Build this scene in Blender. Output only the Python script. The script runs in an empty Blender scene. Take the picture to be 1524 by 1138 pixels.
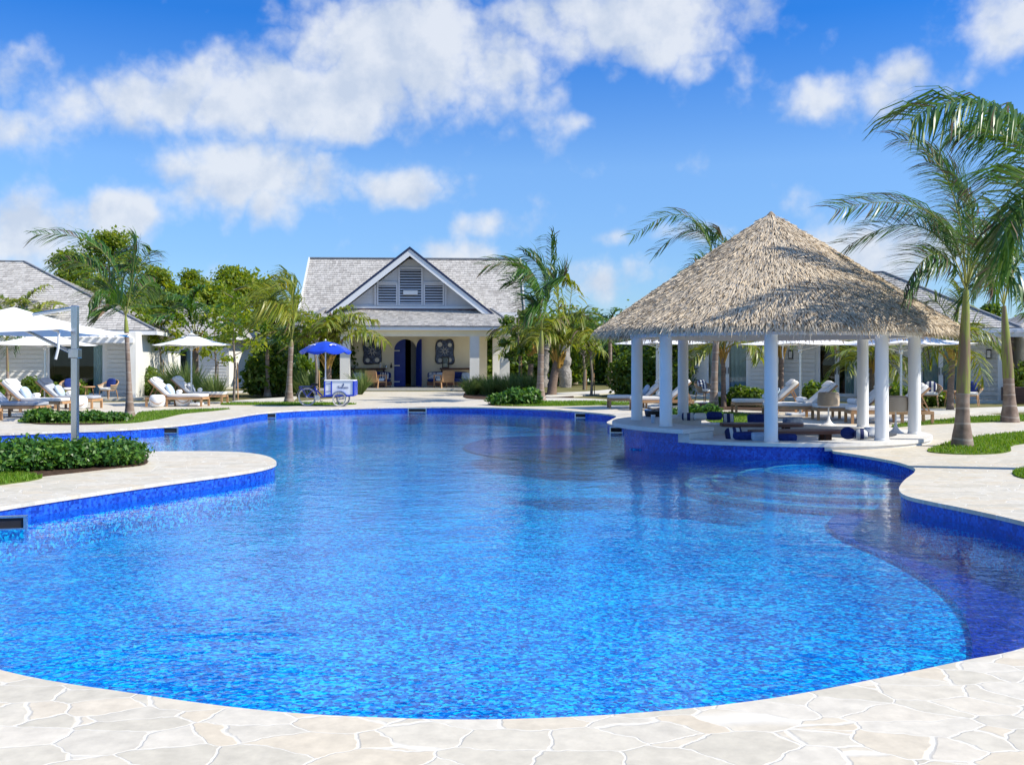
import bpy, math, random
import numpy as np
from mathutils import Vector, Matrix
from mathutils.geometry import tessellate_polygon

S = bpy.context.scene
COL = S.collection
R = math.radians
rnd = random.Random(7)
F = 1500.0          # focal length in photo pixels; eye 1.6 m above the deck
EYE = 1.6

# ------------------------------------------------------------------ camera
cam = bpy.data.cameras.new("camera")
cam.sensor_fit = 'HORIZONTAL'; cam.sensor_width = 36; cam.lens = 36 * F / 1524
cam.shift_y = -31 / 1524
cam.clip_start = 0.1; cam.clip_end = 5000
co = bpy.data.objects.new("camera", cam); COL.objects.link(co)
co.location = (0, 0, EYE); co.rotation_euler = (R(90), 0, 0)
S.camera = co

# ------------------------------------------------------------------ world + sun
SUN_EL = R(46); SUN_AZ = R(104)      # azimuth clockwise from +Y: sun on the right, slightly in front
w = bpy.data.worlds.new("World"); S.world = w; w.use_nodes = True
nt = w.node_tree; N = nt.nodes; N.clear()
def wn(t, **k):
    n = N.new(t)
    for a, b in k.items(): setattr(n, a, b)
    return n
LK = nt.links.new
out = wn('ShaderNodeOutputWorld'); bg = wn('ShaderNodeBackground'); bg.inputs[1].default_value = 0.1
sky = wn('ShaderNodeTexSky', sky_type='NISHITA', sun_disc=False, sun_elevation=SUN_EL, sun_rotation=SUN_AZ)
sky.air_density = 1.0; sky.dust_density = 0.3; sky.ozone_density = 3.0; sky.altitude = 0
tint = wn('ShaderNodeMix', data_type='RGBA', blend_type='MULTIPLY'); tint.inputs[0].default_value = 1
LK(sky.outputs[0], tint.inputs[6])
tc = wn('ShaderNodeTexCoord'); sep = wn('ShaderNodeSeparateXYZ'); LK(tc.outputs['Generated'], sep.inputs[0])
az = wn('ShaderNodeMath', operation='ARCTAN2'); LK(sep.outputs[0], az.inputs[0]); LK(sep.outputs[1], az.inputs[1])
el = wn('ShaderNodeMath', operation='ARCSINE'); LK(sep.outputs[2], el.inputs[0])
tr_ = wn('ShaderNodeValToRGB'); tm_ = wn('ShaderNodeMapRange'); LK(el.outputs[0], tm_.inputs[0]); tm_.inputs[1].default_value = 0; tm_.inputs[2].default_value = R(60)
LK(tm_.outputs[0], tr_.inputs[0]); ce = tr_.color_ramp.elements; ce.new(.2); ce.new(.36); ce.new(.6)
for e_, p_, c_ in zip(ce, (0,.1,.18,.31,.75), ((.62,.82,1.12),(.60,.83,1.16),(.68,.94,1.26),(.15,.64,1.30),(1.25,1.45,1.65))): e_.position = p_; e_.color = (*c_, 1)
LK(tr_.outputs[0], tint.inputs[7])
ae = wn('ShaderNodeCombineXYZ'); LK(az.outputs[0], ae.inputs[0]); LK(el.outputs[0], ae.inputs[1])
# each cloud bank: azimuth, elevation, half width, half height (from the picture's angles), weight
BANKS = [(590,70,175,80,1.0),(430,150,240,58,1.0),(230,150,200,50,.85),(720,95,115,85,.95),(385,262,130,60,.95),
 (585,278,105,34,.8),(920,25,180,70,1.05),(1010,62,90,45,.9),(850,178,40,14,.5),(1225,148,50,34,.78),(1335,128,55,42,.74),
 (1500,30,75,64,.68),(1425,128,45,30,.5),(175,322,50,38,1.0),(40,345,110,56,.9),(20,190,95,42,.7),(722,335,50,26,.75),
 (690,378,62,26,.8),(885,415,42,36,.8),(945,400,50,30,.55),(1285,385,110,50,.9),(1010,345,60,18,.6),(905,355,50,16,.5),
 (130,330,60,26,.55),(330,235,60,30,.6), (560,390,0.1,0.1,0)]
acc = None
for (px, py, rx, ry, wt) in BANKS[:-1]:
    u, v = (px-762)/F, (538-py)/F
    a, e = math.atan(u), math.atan(v/math.hypot(1, u))
    s1 = wn('ShaderNodeVectorMath', operation='SUBTRACT'); LK(ae.outputs[0], s1.inputs[0]); s1.inputs[1].default_value = (a, e, 0)
    s2 = wn('ShaderNodeVectorMath', operation='MULTIPLY'); LK(s1.outputs[0], s2.inputs[0]); s2.inputs[1].default_value = (F/rx, F/ry, 0)
    s3 = wn('ShaderNodeVectorMath', operation='DOT_PRODUCT'); LK(s2.outputs[0], s3.inputs[0]); LK(s2.outputs[0], s3.inputs[1])
    s4 = wn('ShaderNodeMath', operation='MULTIPLY'); LK(s3.outputs['Value'], s4.inputs[0]); s4.inputs[1].default_value = -0.62
    s5 = wn('ShaderNodeMath', operation='EXPONENT'); LK(s4.outputs[0], s5.inputs[0])
    s6 = wn('ShaderNodeMath', operation='MULTIPLY'); LK(s5.outputs[0], s6.inputs[0]); s6.inputs[1].default_value = wt
    if acc is None: acc = s6
    else:
        m = wn('ShaderNodeMath', operation='SMOOTH_MAX'); m.inputs[2].default_value = 0.22
        LK(acc.outputs[0], m.inputs[0]); LK(s6.outputs[0], m.inputs[1]); acc = m
def noise(scale, det, rough, src):
    n = wn('ShaderNodeTexNoise'); n.inputs['Scale'].default_value = scale; n.inputs['Detail'].default_value = det
    n.inputs['Roughness'].default_value = rough; LK(src, n.inputs['Vector']); return n
n1 = noise(10, 9, 0.58, tc.outputs['Generated'])
n2 = noise(32, 8, 0.62, tc.outputs['Generated'])
shf = wn('ShaderNodeVectorMath', operation='ADD'); LK(tc.outputs['Generated'], shf.inputs[0]); shf.inputs[1].default_value = (.012, 0, .022)
n1b = noise(10, 9, 0.58, shf.outputs[0])
mixn = wn('ShaderNodeMath', operation='MULTIPLY_ADD'); LK(n1.outputs[0], mixn.inputs[0]); mixn.inputs[1].default_value = 0.95; mixn.inputs[2].default_value = -0.455
mix2 = wn('ShaderNodeMath', operation='MULTIPLY_ADD'); LK(n2.outputs[0], mix2.inputs[0]); mix2.inputs[1].default_value = 0.4; mix2.inputs[2].default_value = -0.2
n4 = noise(17, 4, 0.5, tc.outputs['Generated'])
bl1 = wn('ShaderNodeMath', operation='MULTIPLY_ADD'); LK(n4.outputs[0], bl1.inputs[0]); bl1.inputs[1].default_value = 2; bl1.inputs[2].default_value = -1
bl2 = wn('ShaderNodeMath', operation='ABSOLUTE'); LK(bl1.outputs[0], bl2.inputs[0])
bl3 = wn('ShaderNodeMath', operation='MULTIPLY_ADD'); LK(bl2.outputs[0], bl3.inputs[0]); bl3.inputs[1].default_value = 0.8; bl3.inputs[2].default_value = -0.08
ad1 = wn('ShaderNodeMath', operation='ADD'); LK(mixn.outputs[0], ad1.inputs[0]); LK(mix2.outputs[0], ad1.inputs[1])
ad3 = wn('ShaderNodeMath', operation='ADD'); LK(acc.outputs[0], ad3.inputs[0]); LK(ad1.outputs[0], ad3.inputs[1])
ad2 = wn('ShaderNodeMath', operation='ADD'); LK(ad3.outputs[0], ad2.inputs[0]); LK(bl3.outputs[0], ad2.inputs[1])
den = wn('ShaderNodeMapRange', interpolation_type='SMOOTHSTEP'); LK(ad2.outputs[0], den.inputs[0])
den.inputs[1].default_value = 0.34; den.inputs[2].default_value = 0.92; den.inputs[3].default_value = 0; den.inputs[4].default_value = 0.93
# cloud brightness: thick parts whiter, soft grey-blue folds
n3 = wn('ShaderNodeMath', operation='SUBTRACT'); LK(n1.outputs[0], n3.inputs[0]); LK(n1b.outputs[0], n3.inputs[1])
shd = wn('ShaderNodeMapRange'); LK(n3.outputs[0], shd.inputs[0]); shd.inputs[1].default_value = -.10; shd.inputs[2].default_value = .07
cc = wn('ShaderNodeMix', data_type='RGBA'); LK(shd.outputs[0], cc.inputs[0])
cc.inputs[6].default_value = (4.3, 4.9, 5.9, 1); cc.inputs[7].default_value = (5.7, 6.05, 6.6, 1)
fin = wn('ShaderNodeMix', data_type='RGBA'); LK(den.outputs[0], fin.inputs[0]); LK(tint.outputs[2], fin.inputs[6]); LK(cc.outputs[2], fin.inputs[7])
LK(fin.outputs[2], bg.inputs[0]); LK(bg.outputs[0], out.inputs[0])

sl = bpy.data.lights.new("sun", 'SUN'); sl.energy = 4.6; sl.angle = R(0.53); sl.color = (1, .94, .83)
so = bpy.data.objects.new("sun", sl); COL.objects.link(so)
sd = Vector((math.sin(SUN_AZ)*math.cos(SUN_EL), math.cos(SUN_AZ)*math.cos(SUN_EL), math.sin(SUN_EL)))
so.rotation_euler = sd.to_track_quat('Z', 'Y').to_euler(); so.location = (30, 0, 40)
S.view_settings.view_transform = 'Standard'; S.view_settings.look = 'None'
S.view_settings.exposure = 0.49; S.view_settings.gamma = 1
S.render.engine = 'CYCLES'
S.cycles.max_bounces = 8; S.cycles.transparent_max_bounces = 16
S.cycles.use_denoising = True

# ------------------------------------------------------------------ helpers
def G(px, py, z=0.0):
    Y = (EYE - z) * F / (py - 538.0)
    return ((px - 762) / F * Y, Y)
def W(px, py, Y):
    return Vector(((px-762)/F*Y, Y, EYE + (538-py)/F*Y))

def link(o, parent=None):
    COL.objects.link(o)
    if parent is not None: o.parent = parent
    return o
def tag(o, label=None, cat=None, group=None, kind=None):
    if label: o['label'] = label
    if cat: o['category'] = cat
    if group: o['group'] = group
    if kind: o['kind'] = kind
    return o
def thing(name, label, cat, loc=(0,0,0), rz=0, group=None):
    o = bpy.data.objects.new(name, None); o.empty_display_size = .1
    COL.objects.link(o); o.location = loc; o.rotation_euler = (0,0,rz)
    return tag(o, label, cat, group)
def kids(o): return [c for c in list(COL.objects) if c.parent == o]
def dup(o, loc=None, rz=None, label=None, parent=None):
    c = o.copy(); COL.objects.link(c)
    if parent is not None: c.parent = parent
    for k in kids(o): dup(k, parent=c)
    if loc is not None: c.location = loc
    if rz is not None: c.rotation_euler = (0,0,rz)
    if label: c['label'] = label
    return c

def npmesh(name, V, Fc, mats, mi=None, smooth=False):
    """V (n,3) array, Fc (m,k) array of equal-sized faces"""
    V = np.asarray(V, np.float32); Fc = np.asarray(Fc, np.int32)
    me = bpy.data.meshes.new(name)
    k = Fc.shape[1]
    me.vertices.add(len(V)); me.vertices.foreach_set('co', V.ravel())
    me.loops.add(Fc.size); me.loops.foreach_set('vertex_index', Fc.ravel())
    me.polygons.add(len(Fc)); me.polygons.foreach_set('loop_start', np.arange(0, Fc.size, k, dtype=np.int32))
    for m in mats: me.materials.append(m)
    if mi is not None: me.polygons.foreach_set('material_index', np.asarray(mi, np.int32))
    if smooth: me.polygons.foreach_set('use_smooth', np.ones(len(Fc), bool))
    me.update(calc_edges=True); me.validate()
    return me

class MB:
    def __init__(s): s.v = []; s.f = []
    def add(s, vs, fs, M=None):
        b = len(s.v)
        s.v += [tuple(M @ Vector(p)) if M is not None else tuple(p) for p in vs]
        s.f += [tuple(b+i for i in f) for f in fs]; return s
    def boxb(s, x0, x1, y0, y1, z0, z1, M=None):
        return s.add([(x0,y0,z0),(x1,y0,z0),(x1,y1,z0),(x0,y1,z0),(x0,y0,z1),(x1,y0,z1),(x1,y1,z1),(x0,y1,z1)],
                     [(0,3,2,1),(4,5,6,7),(0,1,5,4),(1,2,6,5),(2,3,7,6),(3,0,4,7)], M)
    def box(s, c, d, M=None):
        return s.boxb(c[0]-d[0]/2, c[0]+d[0]/2, c[1]-d[1]/2, c[1]+d[1]/2, c[2]-d[2]/2, c[2]+d[2]/2, M)
    def bar(s, a, b, w, h=None):
        a = Vector(a); b = Vector(b); d = b-a; q = d.to_track_quat('X', 'Z').to_matrix().to_4x4()
        return s.boxb(0, d.length, -w/2, w/2, -(h or w)/2, (h or w)/2, Matrix.Translation(a) @ q)
    def tube(s, pts, rad, n=8, cap=True):
        pts = [Vector(p) for p in pts]
        if not hasattr(rad, '__len__'): rad = [rad]*len(pts)
        b = len(s.v); up = Vector((0.13, 0.21, 0.97)).normalized()
        for i, p in enumerate(pts):
            t = (pts[min(i+1, len(pts)-1)] - pts[max(i-1, 0)]).normalized()
            a = t.cross(up)
            if a.length < .15: a = t.cross(Vector((1,0,0)))
            a.normalize(); c = t.cross(a)
            for k in range(n):
                th = 2*math.pi*k/n; s.v.append(tuple(p + (a*math.cos(th)+c*math.sin(th))*rad[i]))
        for i in range(len(pts)-1):
            for k in range(n):
                k2 = (k+1) % n; s.f.append((b+i*n+k, b+i*n+k2, b+(i+1)*n+k2, b+(i+1)*n+k))
        if cap:
            s.f.append(tuple(b+k for k in range(n))[::-1]); s.f.append(tuple(b+(len(pts)-1)*n+k for k in range(n)))
        return s
    def lathe(s, prof, n=24, c=(0,0,0), a0=0, a1=2*math.pi):
        b = len(s.v); full = abs(a1-a0-2*math.pi) < 1e-6; m = n if full else n+1
        for (r, z) in prof:
            for k in range(m):
                th = a0+(a1-a0)*k/n; s.v.append((c[0]+r*math.cos(th), c[1]+r*math.sin(th), c[2]+z))
        for i in range(len(prof)-1):
            for k in range(n):
                k2 = (k+1) % m; s.f.append((b+i*m+k, b+i*m+k2, b+(i+1)*m+k2, b+(i+1)*m+k))
        return s
    def sector(s, r0, r1, z0, z1, a0, a1, n=32, c=(0,0)):
        """closed solid ring sector"""
        b = len(s.v)
        for k in range(n+1):
            th = a0+(a1-a0)*k/n; x, y = math.cos(th), math.sin(th)
            for (r, z) in ((r0,z0),(r1,z0),(r1,z1),(r0,z1)): s.v.append((c[0]+r*x, c[1]+r*y, z))
        for k in range(n):
            for j in range(4):
                j2 = (j+1) % 4; s.f.append((b+4*k+j, b+4*k+j2, b+4*k+4+j2, b+4*k+4+j))
        s.f.append((b+3,b+2,b+1,b)); s.f.append((b+4*n, b+4*n+1, b+4*n+2, b+4*n+3)); return s
    def cushion(s, c, d, M=None, e=4.0, n=8):
        """soft box: superellipsoid-like block"""
        vs = []; fs = []; idx = {}
        def vid(i, j, k):
            if (i,j,k) in idx: return idx[(i,j,k)]
            p = Vector((i/n*2-1, j/n*2-1, k/n*2-1))
            l = (abs(p.x)**e + abs(p.y)**e + abs(p.z)**e) ** (1/e); p /= max(l, 1e-6)
            vs.append((c[0]+p.x*d[0]/2, c[1]+p.y*d[1]/2, c[2]+p.z*d[2]/2)); idx[(i,j,k)] = len(vs)-1; return len(vs)-1
        for a in range(n):
            for b in range(n):
                for k, fl in ((0,1),(n,0)):
                    q = [(a,b),(a+1,b),(a+1,b+1),(a,b+1)]
                    if fl: q = q[::-1]
                    fs.append(tuple(vid(x,y,k) for x,y in q))
                    fs.append(tuple(vid(y,k,x) for x,y in q))
                    fs.append(tuple(vid(k,x,y) for x,y in q))
        return s.add(vs, fs, M)
    def poly(s, pts2, z):
        """flat polygon sheet (list of loops allowed)"""
        loops = pts2 if isinstance(pts2[0][0], (tuple, list)) else [pts2]
        vs = [(p[0], p[1], z) for lp in loops for p in lp]
        tr = tessellate_polygon([[Vector((p[0], p[1], 0)) for p in lp] for lp in loops])
        fs = []
        for t in tr:
            a, b, c = (Vector(vs[i]) for i in t)
            fs.append(t if (b-a).cross(c-a).z > 0 else t[::-1])
        return s.add(vs, fs)
    def wall(s, lp, z0, z1, closed=True):
        b = len(s.v); n = len(lp)
        for p in lp: s.v += [(p[0],p[1],z0),(p[0],p[1],z1)]
        for i in range(n if closed else n-1):
            j = (i+1) % n; s.f.append((b+2*i, b+2*j, b+2*j+1, b+2*i+1))
        return s
    def build(s, name, mat, parent=None, loc=None, smooth=None, bevel=0):
        me = bpy.data.meshes.new(name); me.from_pydata(s.v, [], s.f); me.materials.append(mat); me.update()
        if smooth is not None:
            me.polygons.foreach_set('use_smooth', [True]*len(me.polygons)); me.set_sharp_from_angle(angle=R(smooth))
        o = link(bpy.data.objects.new(name, me), parent)
        if loc is not None: o.location = loc
        if bevel:
            m = o.modifiers.new('bevel', 'BEVEL'); m.width = bevel; m.segments = 2; m.limit_method = 'ANGLE'
        return o

def spline(pts, sub=6, closed=True):
    P = [np.array(p, float) for p in pts]; n = len(P); o = []
    for i in range(n if closed else n-1):
        if closed: a, b, c, d = P[i-1], P[i], P[(i+1) % n], P[(i+2) % n]
        else: a, b, c, d = P[max(i-1,0)], P[i], P[i+1], P[min(i+2,n-1)]
        for k in range(sub):
            t = k/sub
            o.append(tuple(.5*((2*b)+(-a+c)*t+(2*a-5*b+4*c-d)*t*t+(-a+3*b-3*c+d)*t**3)))
    if not closed: o.append(tuple(P[-1]))
    return o

# ------------------------------------------------------------------ materials
def newmat(name):
    m = bpy.data.materials.new(name); m.use_nodes = True
    return m, m.node_tree.nodes, m.node_tree.links.new, m.node_tree.nodes['Principled BSDF']
def ramp(nd, stops):
    r = nd.new('ShaderNodeValToRGB'); e = r.color_ramp.elements
    while len(e) < len(stops): e.new(.5)
    for i, (p, c) in enumerate(stops): e[i].position = p; e[i].color = (*c, 1)
    return r
def coords(nd, ln, scale=(1,1,1), obj=True):
    t = nd.new('ShaderNodeTexCoord'); m = nd.new('ShaderNodeMapping'); m.inputs['Scale'].default_value = scale
    if obj: ln(t.outputs['Object'], m.inputs[0])
    else:
        g = nd.new('ShaderNodeNewGeometry'); ln(g.outputs['Position'], m.inputs[0])
    return m.outputs[0]
def noisemat(name, c1, c2, scale=8, rough=.6, bump=.15, dist=.01, spec=.35, stretch=(1,1,1), metal=0, det=5, lo=.3, hi=.7):
    m, nd, ln, p = newmat(name)
    v = coords(nd, ln, stretch)
    n = nd.new('ShaderNodeTexNoise'); n.inputs['Scale'].default_value = scale; n.inputs['Detail'].default_value = det; n.inputs['Roughness'].default_value = .6
    ln(v, n.inputs['Vector'])
    r = ramp(nd, [(lo, c1), (hi, c2)]); ln(n.outputs[0], r.inputs[0]); ln(r.outputs[0], p.inputs['Base Color'])
    p.inputs['Roughness'].default_value = rough; p.inputs['Specular IOR Level'].default_value = spec; p.inputs['Metallic'].default_value = metal
    if bump:
        b = nd.new('ShaderNodeBump'); b.inputs['Strength'].default_value = bump; b.inputs['Distance'].default_value = dist
        ln(n.outputs[0], b.inputs['Height']); ln(b.outputs[0], p.inputs['Normal'])
    return m
def islandmat(name, cols, rough=.6, spec=.3, transl=0, patch=False):
    """colour varies from one leaf / shingle / straw to the next"""
    m, nd, ln, p = newmat(name)
    g = nd.new('ShaderNodeNewGeometry')
    k = len(cols); r = ramp(nd, [(i/(k-1), c) for i, c in enumerate(cols)]); ln(g.outputs['Random Per Island'], r.inputs[0])
    ln(r.outputs[0], p.inputs['Base Color']); p.inputs['Roughness'].default_value = rough; p.inputs['Specular IOR Level'].default_value = spec
    if patch:      # weathered patches across the surface
        v = coords(nd, ln, (1,1,1.6)); q = nd.new('ShaderNodeTexNoise'); q.inputs['Scale'].default_value = 1.6; q.inputs['Detail'].default_value = 6; q.inputs['Roughness'].default_value = .65; ln(v, q.inputs['Vector'])
        mr = nd.new('ShaderNodeMapRange'); ln(q.outputs[0], mr.inputs[0]); mr.inputs[1].default_value = .3; mr.inputs[2].default_value = .65; mr.inputs[3].default_value = .90; mr.inputs[4].default_value = 1.1
        mu = nd.new('ShaderNodeMix'); mu.data_type = 'RGBA'; mu.blend_type = 'MULTIPLY'; mu.inputs[0].default_value = 1; ln(r.outputs[0], mu.inputs[6]); ln(mr.outputs[0], mu.inputs[7]); ln(mu.outputs[2], p.inputs['Base Color'])
    if transl:
        t = nd.new('ShaderNodeBsdfTranslucent'); mx = nd.new('ShaderNodeMixShader'); mx.inputs[0].default_value = transl
        hs = nd.new('ShaderNodeHueSaturation'); hs.inputs['Value'].default_value = 1.9; hs.inputs['Saturation'].default_value = 1.1; hs.inputs['Hue'].default_value = .485
        ln(r.outputs[0], hs.inputs['Color']); ln(hs.outputs[0], t.inputs[0])
        o = nd['Material Output']; ln(p.outputs[0], mx.inputs[1]); ln(t.outputs[0], mx.inputs[2]); ln(mx.outputs[0], o.inputs[0])
    return m

def mat_flagstone(name, scale, tones, grout, bumpd=.012):
    m, nd, ln, p = newmat(name)
    v = coords(nd, ln, obj=False)
    wv = nd.new('ShaderNodeTexNoise'); wv.inputs['Scale'].default_value = scale*1.3; wv.inputs['Detail'].default_value = 3; ln(v, wv.inputs['Vector'])
    sb = nd.new('ShaderNodeVectorMath'); sb.operation = 'MULTIPLY_ADD'; ln(wv.outputs['Color'], sb.inputs[0]); sb.inputs[1].default_value = (.13,.13,0); ln(v, sb.inputs[2])
    fl = nd.new('ShaderNodeVectorMath'); fl.operation = 'MULTIPLY'; ln(sb.outputs[0], fl.inputs[0]); fl.inputs[1].default_value = (.8, 1.25, 0)
    e = nd.new('ShaderNodeTexVoronoi'); e.feature = 'DISTANCE_TO_EDGE'; e.inputs['Scale'].default_value = scale; ln(fl.outputs[0], e.inputs['Vector'])
    c = nd.new('ShaderNodeTexVoronoi'); c.inputs['Scale'].default_value = scale; ln(fl.outputs[0], c.inputs['Vector'])
    cs = nd.new('ShaderNodeSeparateXYZ'); ln(c.outputs['Color'], cs.inputs[0])
    r = ramp(nd, [(i/(len(tones)-1), t) for i, t in enumerate(tones)]); ln(cs.outputs[0], r.inputs[0])
    n = nd.new('ShaderNodeTexNoise'); n.inputs['Scale'].default_value = 9; n.inputs['Detail'].default_value = 8; n.inputs['Roughness'].default_value = .65; ln(v, n.inputs['Vector'])
    nr = nd.new('ShaderNodeMapRange'); ln(n.outputs[0], nr.inputs[0]); nr.inputs[1].default_value = .3; nr.inputs[2].default_value = .7; nr.inputs[3].default_value = .80; nr.inputs[4].default_value = 1.06
    mu = nd.new('ShaderNodeMix'); mu.data_type = 'RGBA'; mu.blend_type = 'MULTIPLY'; mu.inputs[0].default_value = 1
    ln(r.outputs[0], mu.inputs[6]); ln(nr.outputs[0], mu.inputs[7])
    ed = nd.new('ShaderNodeMapRange'); ln(e.outputs['Distance'], ed.inputs[0]); ed.inputs[1].default_value = .008; ed.inputs[2].default_value = .028
    mx = nd.new('ShaderNodeMix'); mx.data_type = 'RGBA'; ln(ed.outputs[0], mx.inputs[0]); mx.inputs[6].default_value = (*grout, 1); ln(mu.outputs[2], mx.inputs[7])
    ln(mx.outputs[2], p.inputs['Base Color'])
    p.inputs['Roughness'].default_value = .5; p.inputs['Specular IOR Level'].default_value = .3
    hh = nd.new('ShaderNodeMath'); hh.operation = 'MULTIPLY_ADD'; ln(n.outputs[0], hh.inputs[0]); hh.inputs[1].default_value = .35; ln(ed.outputs[0], hh.inputs[2])
    b = nd.new('ShaderNodeBump'); b.inputs['Strength'].default_value = .35; b.inputs['Distance'].default_value = bumpd; ln(hh.outputs[0], b.inputs['Height']); ln(b.outputs[0], p.inputs['Normal'])
    return m
def mat_tile(name, stops, scale=26, warp=.0, rough=.25, spec=.5, rand=.55):
    m, nd, ln, p = newmat(name)
    v = coords(nd, ln, obj=False)
    c = nd.new('ShaderNodeTexVoronoi'); c.inputs['Scale'].default_value = scale; c.inputs['Randomness'].default_value = rand; ln(v, c.inputs['Vector'])
    if warp:
        q = nd.new('ShaderNodeTexNoise'); q.inputs['Scale'].default_value = 16; ln(v, q.inputs['Vector']); qa = nd.new('ShaderNodeVectorMath'); qa.operation = 'MULTIPLY_ADD'; ln(q.outputs['Color'], qa.inputs[0]); qa.inputs[1].default_value = (warp*2,)*3; ln(v, qa.inputs[2]); ln(qa.outputs[0], c.inputs['Vector'])
    cs = nd.new('ShaderNodeSeparateXYZ'); ln(c.outputs['Color'], cs.inputs[0])
    n = nd.new('ShaderNodeTexNoise'); n.inputs['Scale'].default_value = 1.1; n.inputs['Detail'].default_value = 4; ln(v, n.inputs['Vector'])
    ad = nd.new('ShaderNodeMath'); ad.operation = 'MULTIPLY_ADD'; ln(n.outputs[0], ad.inputs[0]); ad.inputs[1].default_value = .5; 
    h = nd.new('ShaderNodeMath'); h.operation = 'MULTIPLY'; ln(cs.outputs[0], h.inputs[0]); h.inputs[1].default_value = .75; ln(h.outputs[0], ad.inputs[2])
    s2 = nd.new('ShaderNodeMath'); s2.operation = 'SUBTRACT'; ln(ad.outputs[0], s2.inputs[0]); s2.inputs[1].default_value = .12
    r = ramp(nd, stops); ln(s2.outputs[0], r.inputs[0]); ln(r.outputs[0], p.inputs['Base Color'])
    p.inputs['Roughness'].default_value = rough; p.inputs['Specular IOR Level'].default_value = spec
    return m
def mat_water():
    m, nd, ln, p = newmat('pool water'); nd.remove(p); o = nd['Material Output']
    g = nd.new('ShaderNodeNewGeometry')
    def nz(sc, det, st, rot=0):
        mp = nd.new('ShaderNodeMapping'); mp.inputs['Scale'].default_value = st; mp.inputs['Rotation'].default_value = (0,0,rot); ln(g.outputs['Position'], mp.inputs[0])
        n = nd.new('ShaderNodeTexNoise'); n.inputs['Scale'].default_value = sc; n.inputs['Detail'].default_value = det; n.inputs['Roughness'].default_value = .5; n.inputs['Distortion'].default_value = .6
        ln(mp.outputs[0], n.inputs['Vector']); return n
    a = nz(11, 2, (1, 1.15, 1), .3); b = nz(2.6, 2, (1, 1.1, 1), -.4)
    d = nz(.9, 2, (1, 1.5, 1), .1); b0 = nd.new('ShaderNodeBump'); b0.inputs['Strength'].default_value = 1; b0.inputs['Distance'].default_value = .010; ln(d.outputs[0], b0.inputs['Height'])
    b1 = nd.new('ShaderNodeBump'); ln(b0.outputs[0], b1.inputs['Normal']); b1.inputs['Strength'].default_value = 1; b1.inputs['Distance'].default_value = .0085; ln(b.outputs[0], b1.inputs['Height'])
    b2 = nd.new('ShaderNodeBump'); b2.inputs['Strength'].default_value = 1; b2.inputs['Distance'].default_value = .0040; ln(a.outputs[0], b2.inputs['Height']); ln(b1.outputs[0], b2.inputs['Normal'])
    fr = nd.new('ShaderNodeFresnel'); fr.inputs[0].default_value = 1.26; ln(b2.outputs[0], fr.inputs['Normal'])
    gl = nd.new('ShaderNodeBsdfGlossy'); gl.inputs['Roughness'].default_value = .01; gl.inputs[0].default_value = (1,1,1,1); ln(b2.outputs[0], gl.inputs['Normal'])
    tr = nd.new('ShaderNodeBsdfTransparent'); tr.inputs[0].default_value = (.55, .93, 1, 1)
    rf = nd.new('ShaderNodeBsdfRefraction'); rf.inputs['IOR'].default_value = 1.33; rf.inputs['Roughness'].default_value = 0; rf.inputs[0].default_value = (.55,.93,1,1); ln(b2.outputs[0], rf.inputs['Normal'])
    tm = nd.new('ShaderNodeMixShader'); tm.inputs[0].default_value = WATER_REFR; ln(tr.outputs[0], tm.inputs[1]); ln(rf.outputs[0], tm.inputs[2])
    mx = nd.new('ShaderNodeMixShader'); ln(fr.outputs[0], mx.inputs[0]); ln(tm.outputs[0], mx.inputs[1]); ln(gl.outputs[0], mx.inputs[2]); ln(mx.outputs[0], o.inputs[0])
    return m
WATER_REFR = 0.12
def mat_glass(name='door glass'):
    m, nd, ln, p = newmat(name); nd.remove(p); o = nd['Material Output']
    fr = nd.new('ShaderNodeFresnel'); fr.inputs[0].default_value = 1.5
    gl = nd.new('ShaderNodeBsdfGlossy'); gl.inputs['Roughness'].default_value = .01
    tr = nd.new('ShaderNodeBsdfTransparent'); tr.inputs[0].default_value = (.86,.92,.92,1)
    mx = nd.new('ShaderNodeMixShader'); ln(fr.outputs[0], mx.inputs[0]); ln(tr.outputs[0], mx.inputs[1]); ln(gl.outputs[0], mx.inputs[2]); ln(mx.outputs[0], o.inputs[0])
    return m

M = {}
M['stone'] = mat_flagstone('cream flagstone', 3.8, [(.55,.50,.395),(.62,.565,.455),(.62,.535,.40),(.66,.605,.50),(.575,.525,.425)], (.67,.63,.54))
M['path'] = noisemat('pale path stone', (.50,.47,.40), (.62,.59,.52), 5, .7, .1)
M['coping'] = noisemat('coping stone', (.60,.58,.54), (.70,.68,.63), 6, .55, .1)
M['tile'] = mat_tile('pool floor mosaic', [(.12,(.0002,.036,.25)),(.38,(.0003,.118,.47)),(.58,(.0008,.225,.62)),(.82,(.007,.60,.88))], 40, spec=.05, rand=1.0, warp=.03)  # mixed-blue mosaic; its warped bright cells also imitate light refracted by ripples
M['tile_wall'] = mat_tile('waterline mosaic', [(.1,(.003,.026,.25)),(.45,(.006,.055,.43)),(.9,(.015,.12,.60))], 30)
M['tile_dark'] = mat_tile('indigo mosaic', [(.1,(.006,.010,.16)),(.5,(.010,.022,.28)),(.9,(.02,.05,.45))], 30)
M['water'] = mat_water()
M['ground'] = noisemat('dry grass ground', (.10,.11,.035), (.20,.17,.08), .5, .95, .4, .05, .1, det=9)
M['mulch'] = noisemat('brown mulch', (.035,.022,.015), (.10,.065,.045), 14, .95, .8, .03, .1)
M['turf'] = noisemat('turf soil', (.07,.11,.02), (.13,.18,.04), 6, .95, .5, .02, .1)
M['grass'] = islandmat('grass blades', [(.07,.17,.010),(.11,.23,.014),(.16,.28,.02),(.20,.27,.04)], .5, .3, .3)
M['plaster'] = noisemat('white plaster', (.76,.735,.67), (.82,.795,.73), 2.5, .7, .05, .01, .25)
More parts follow.
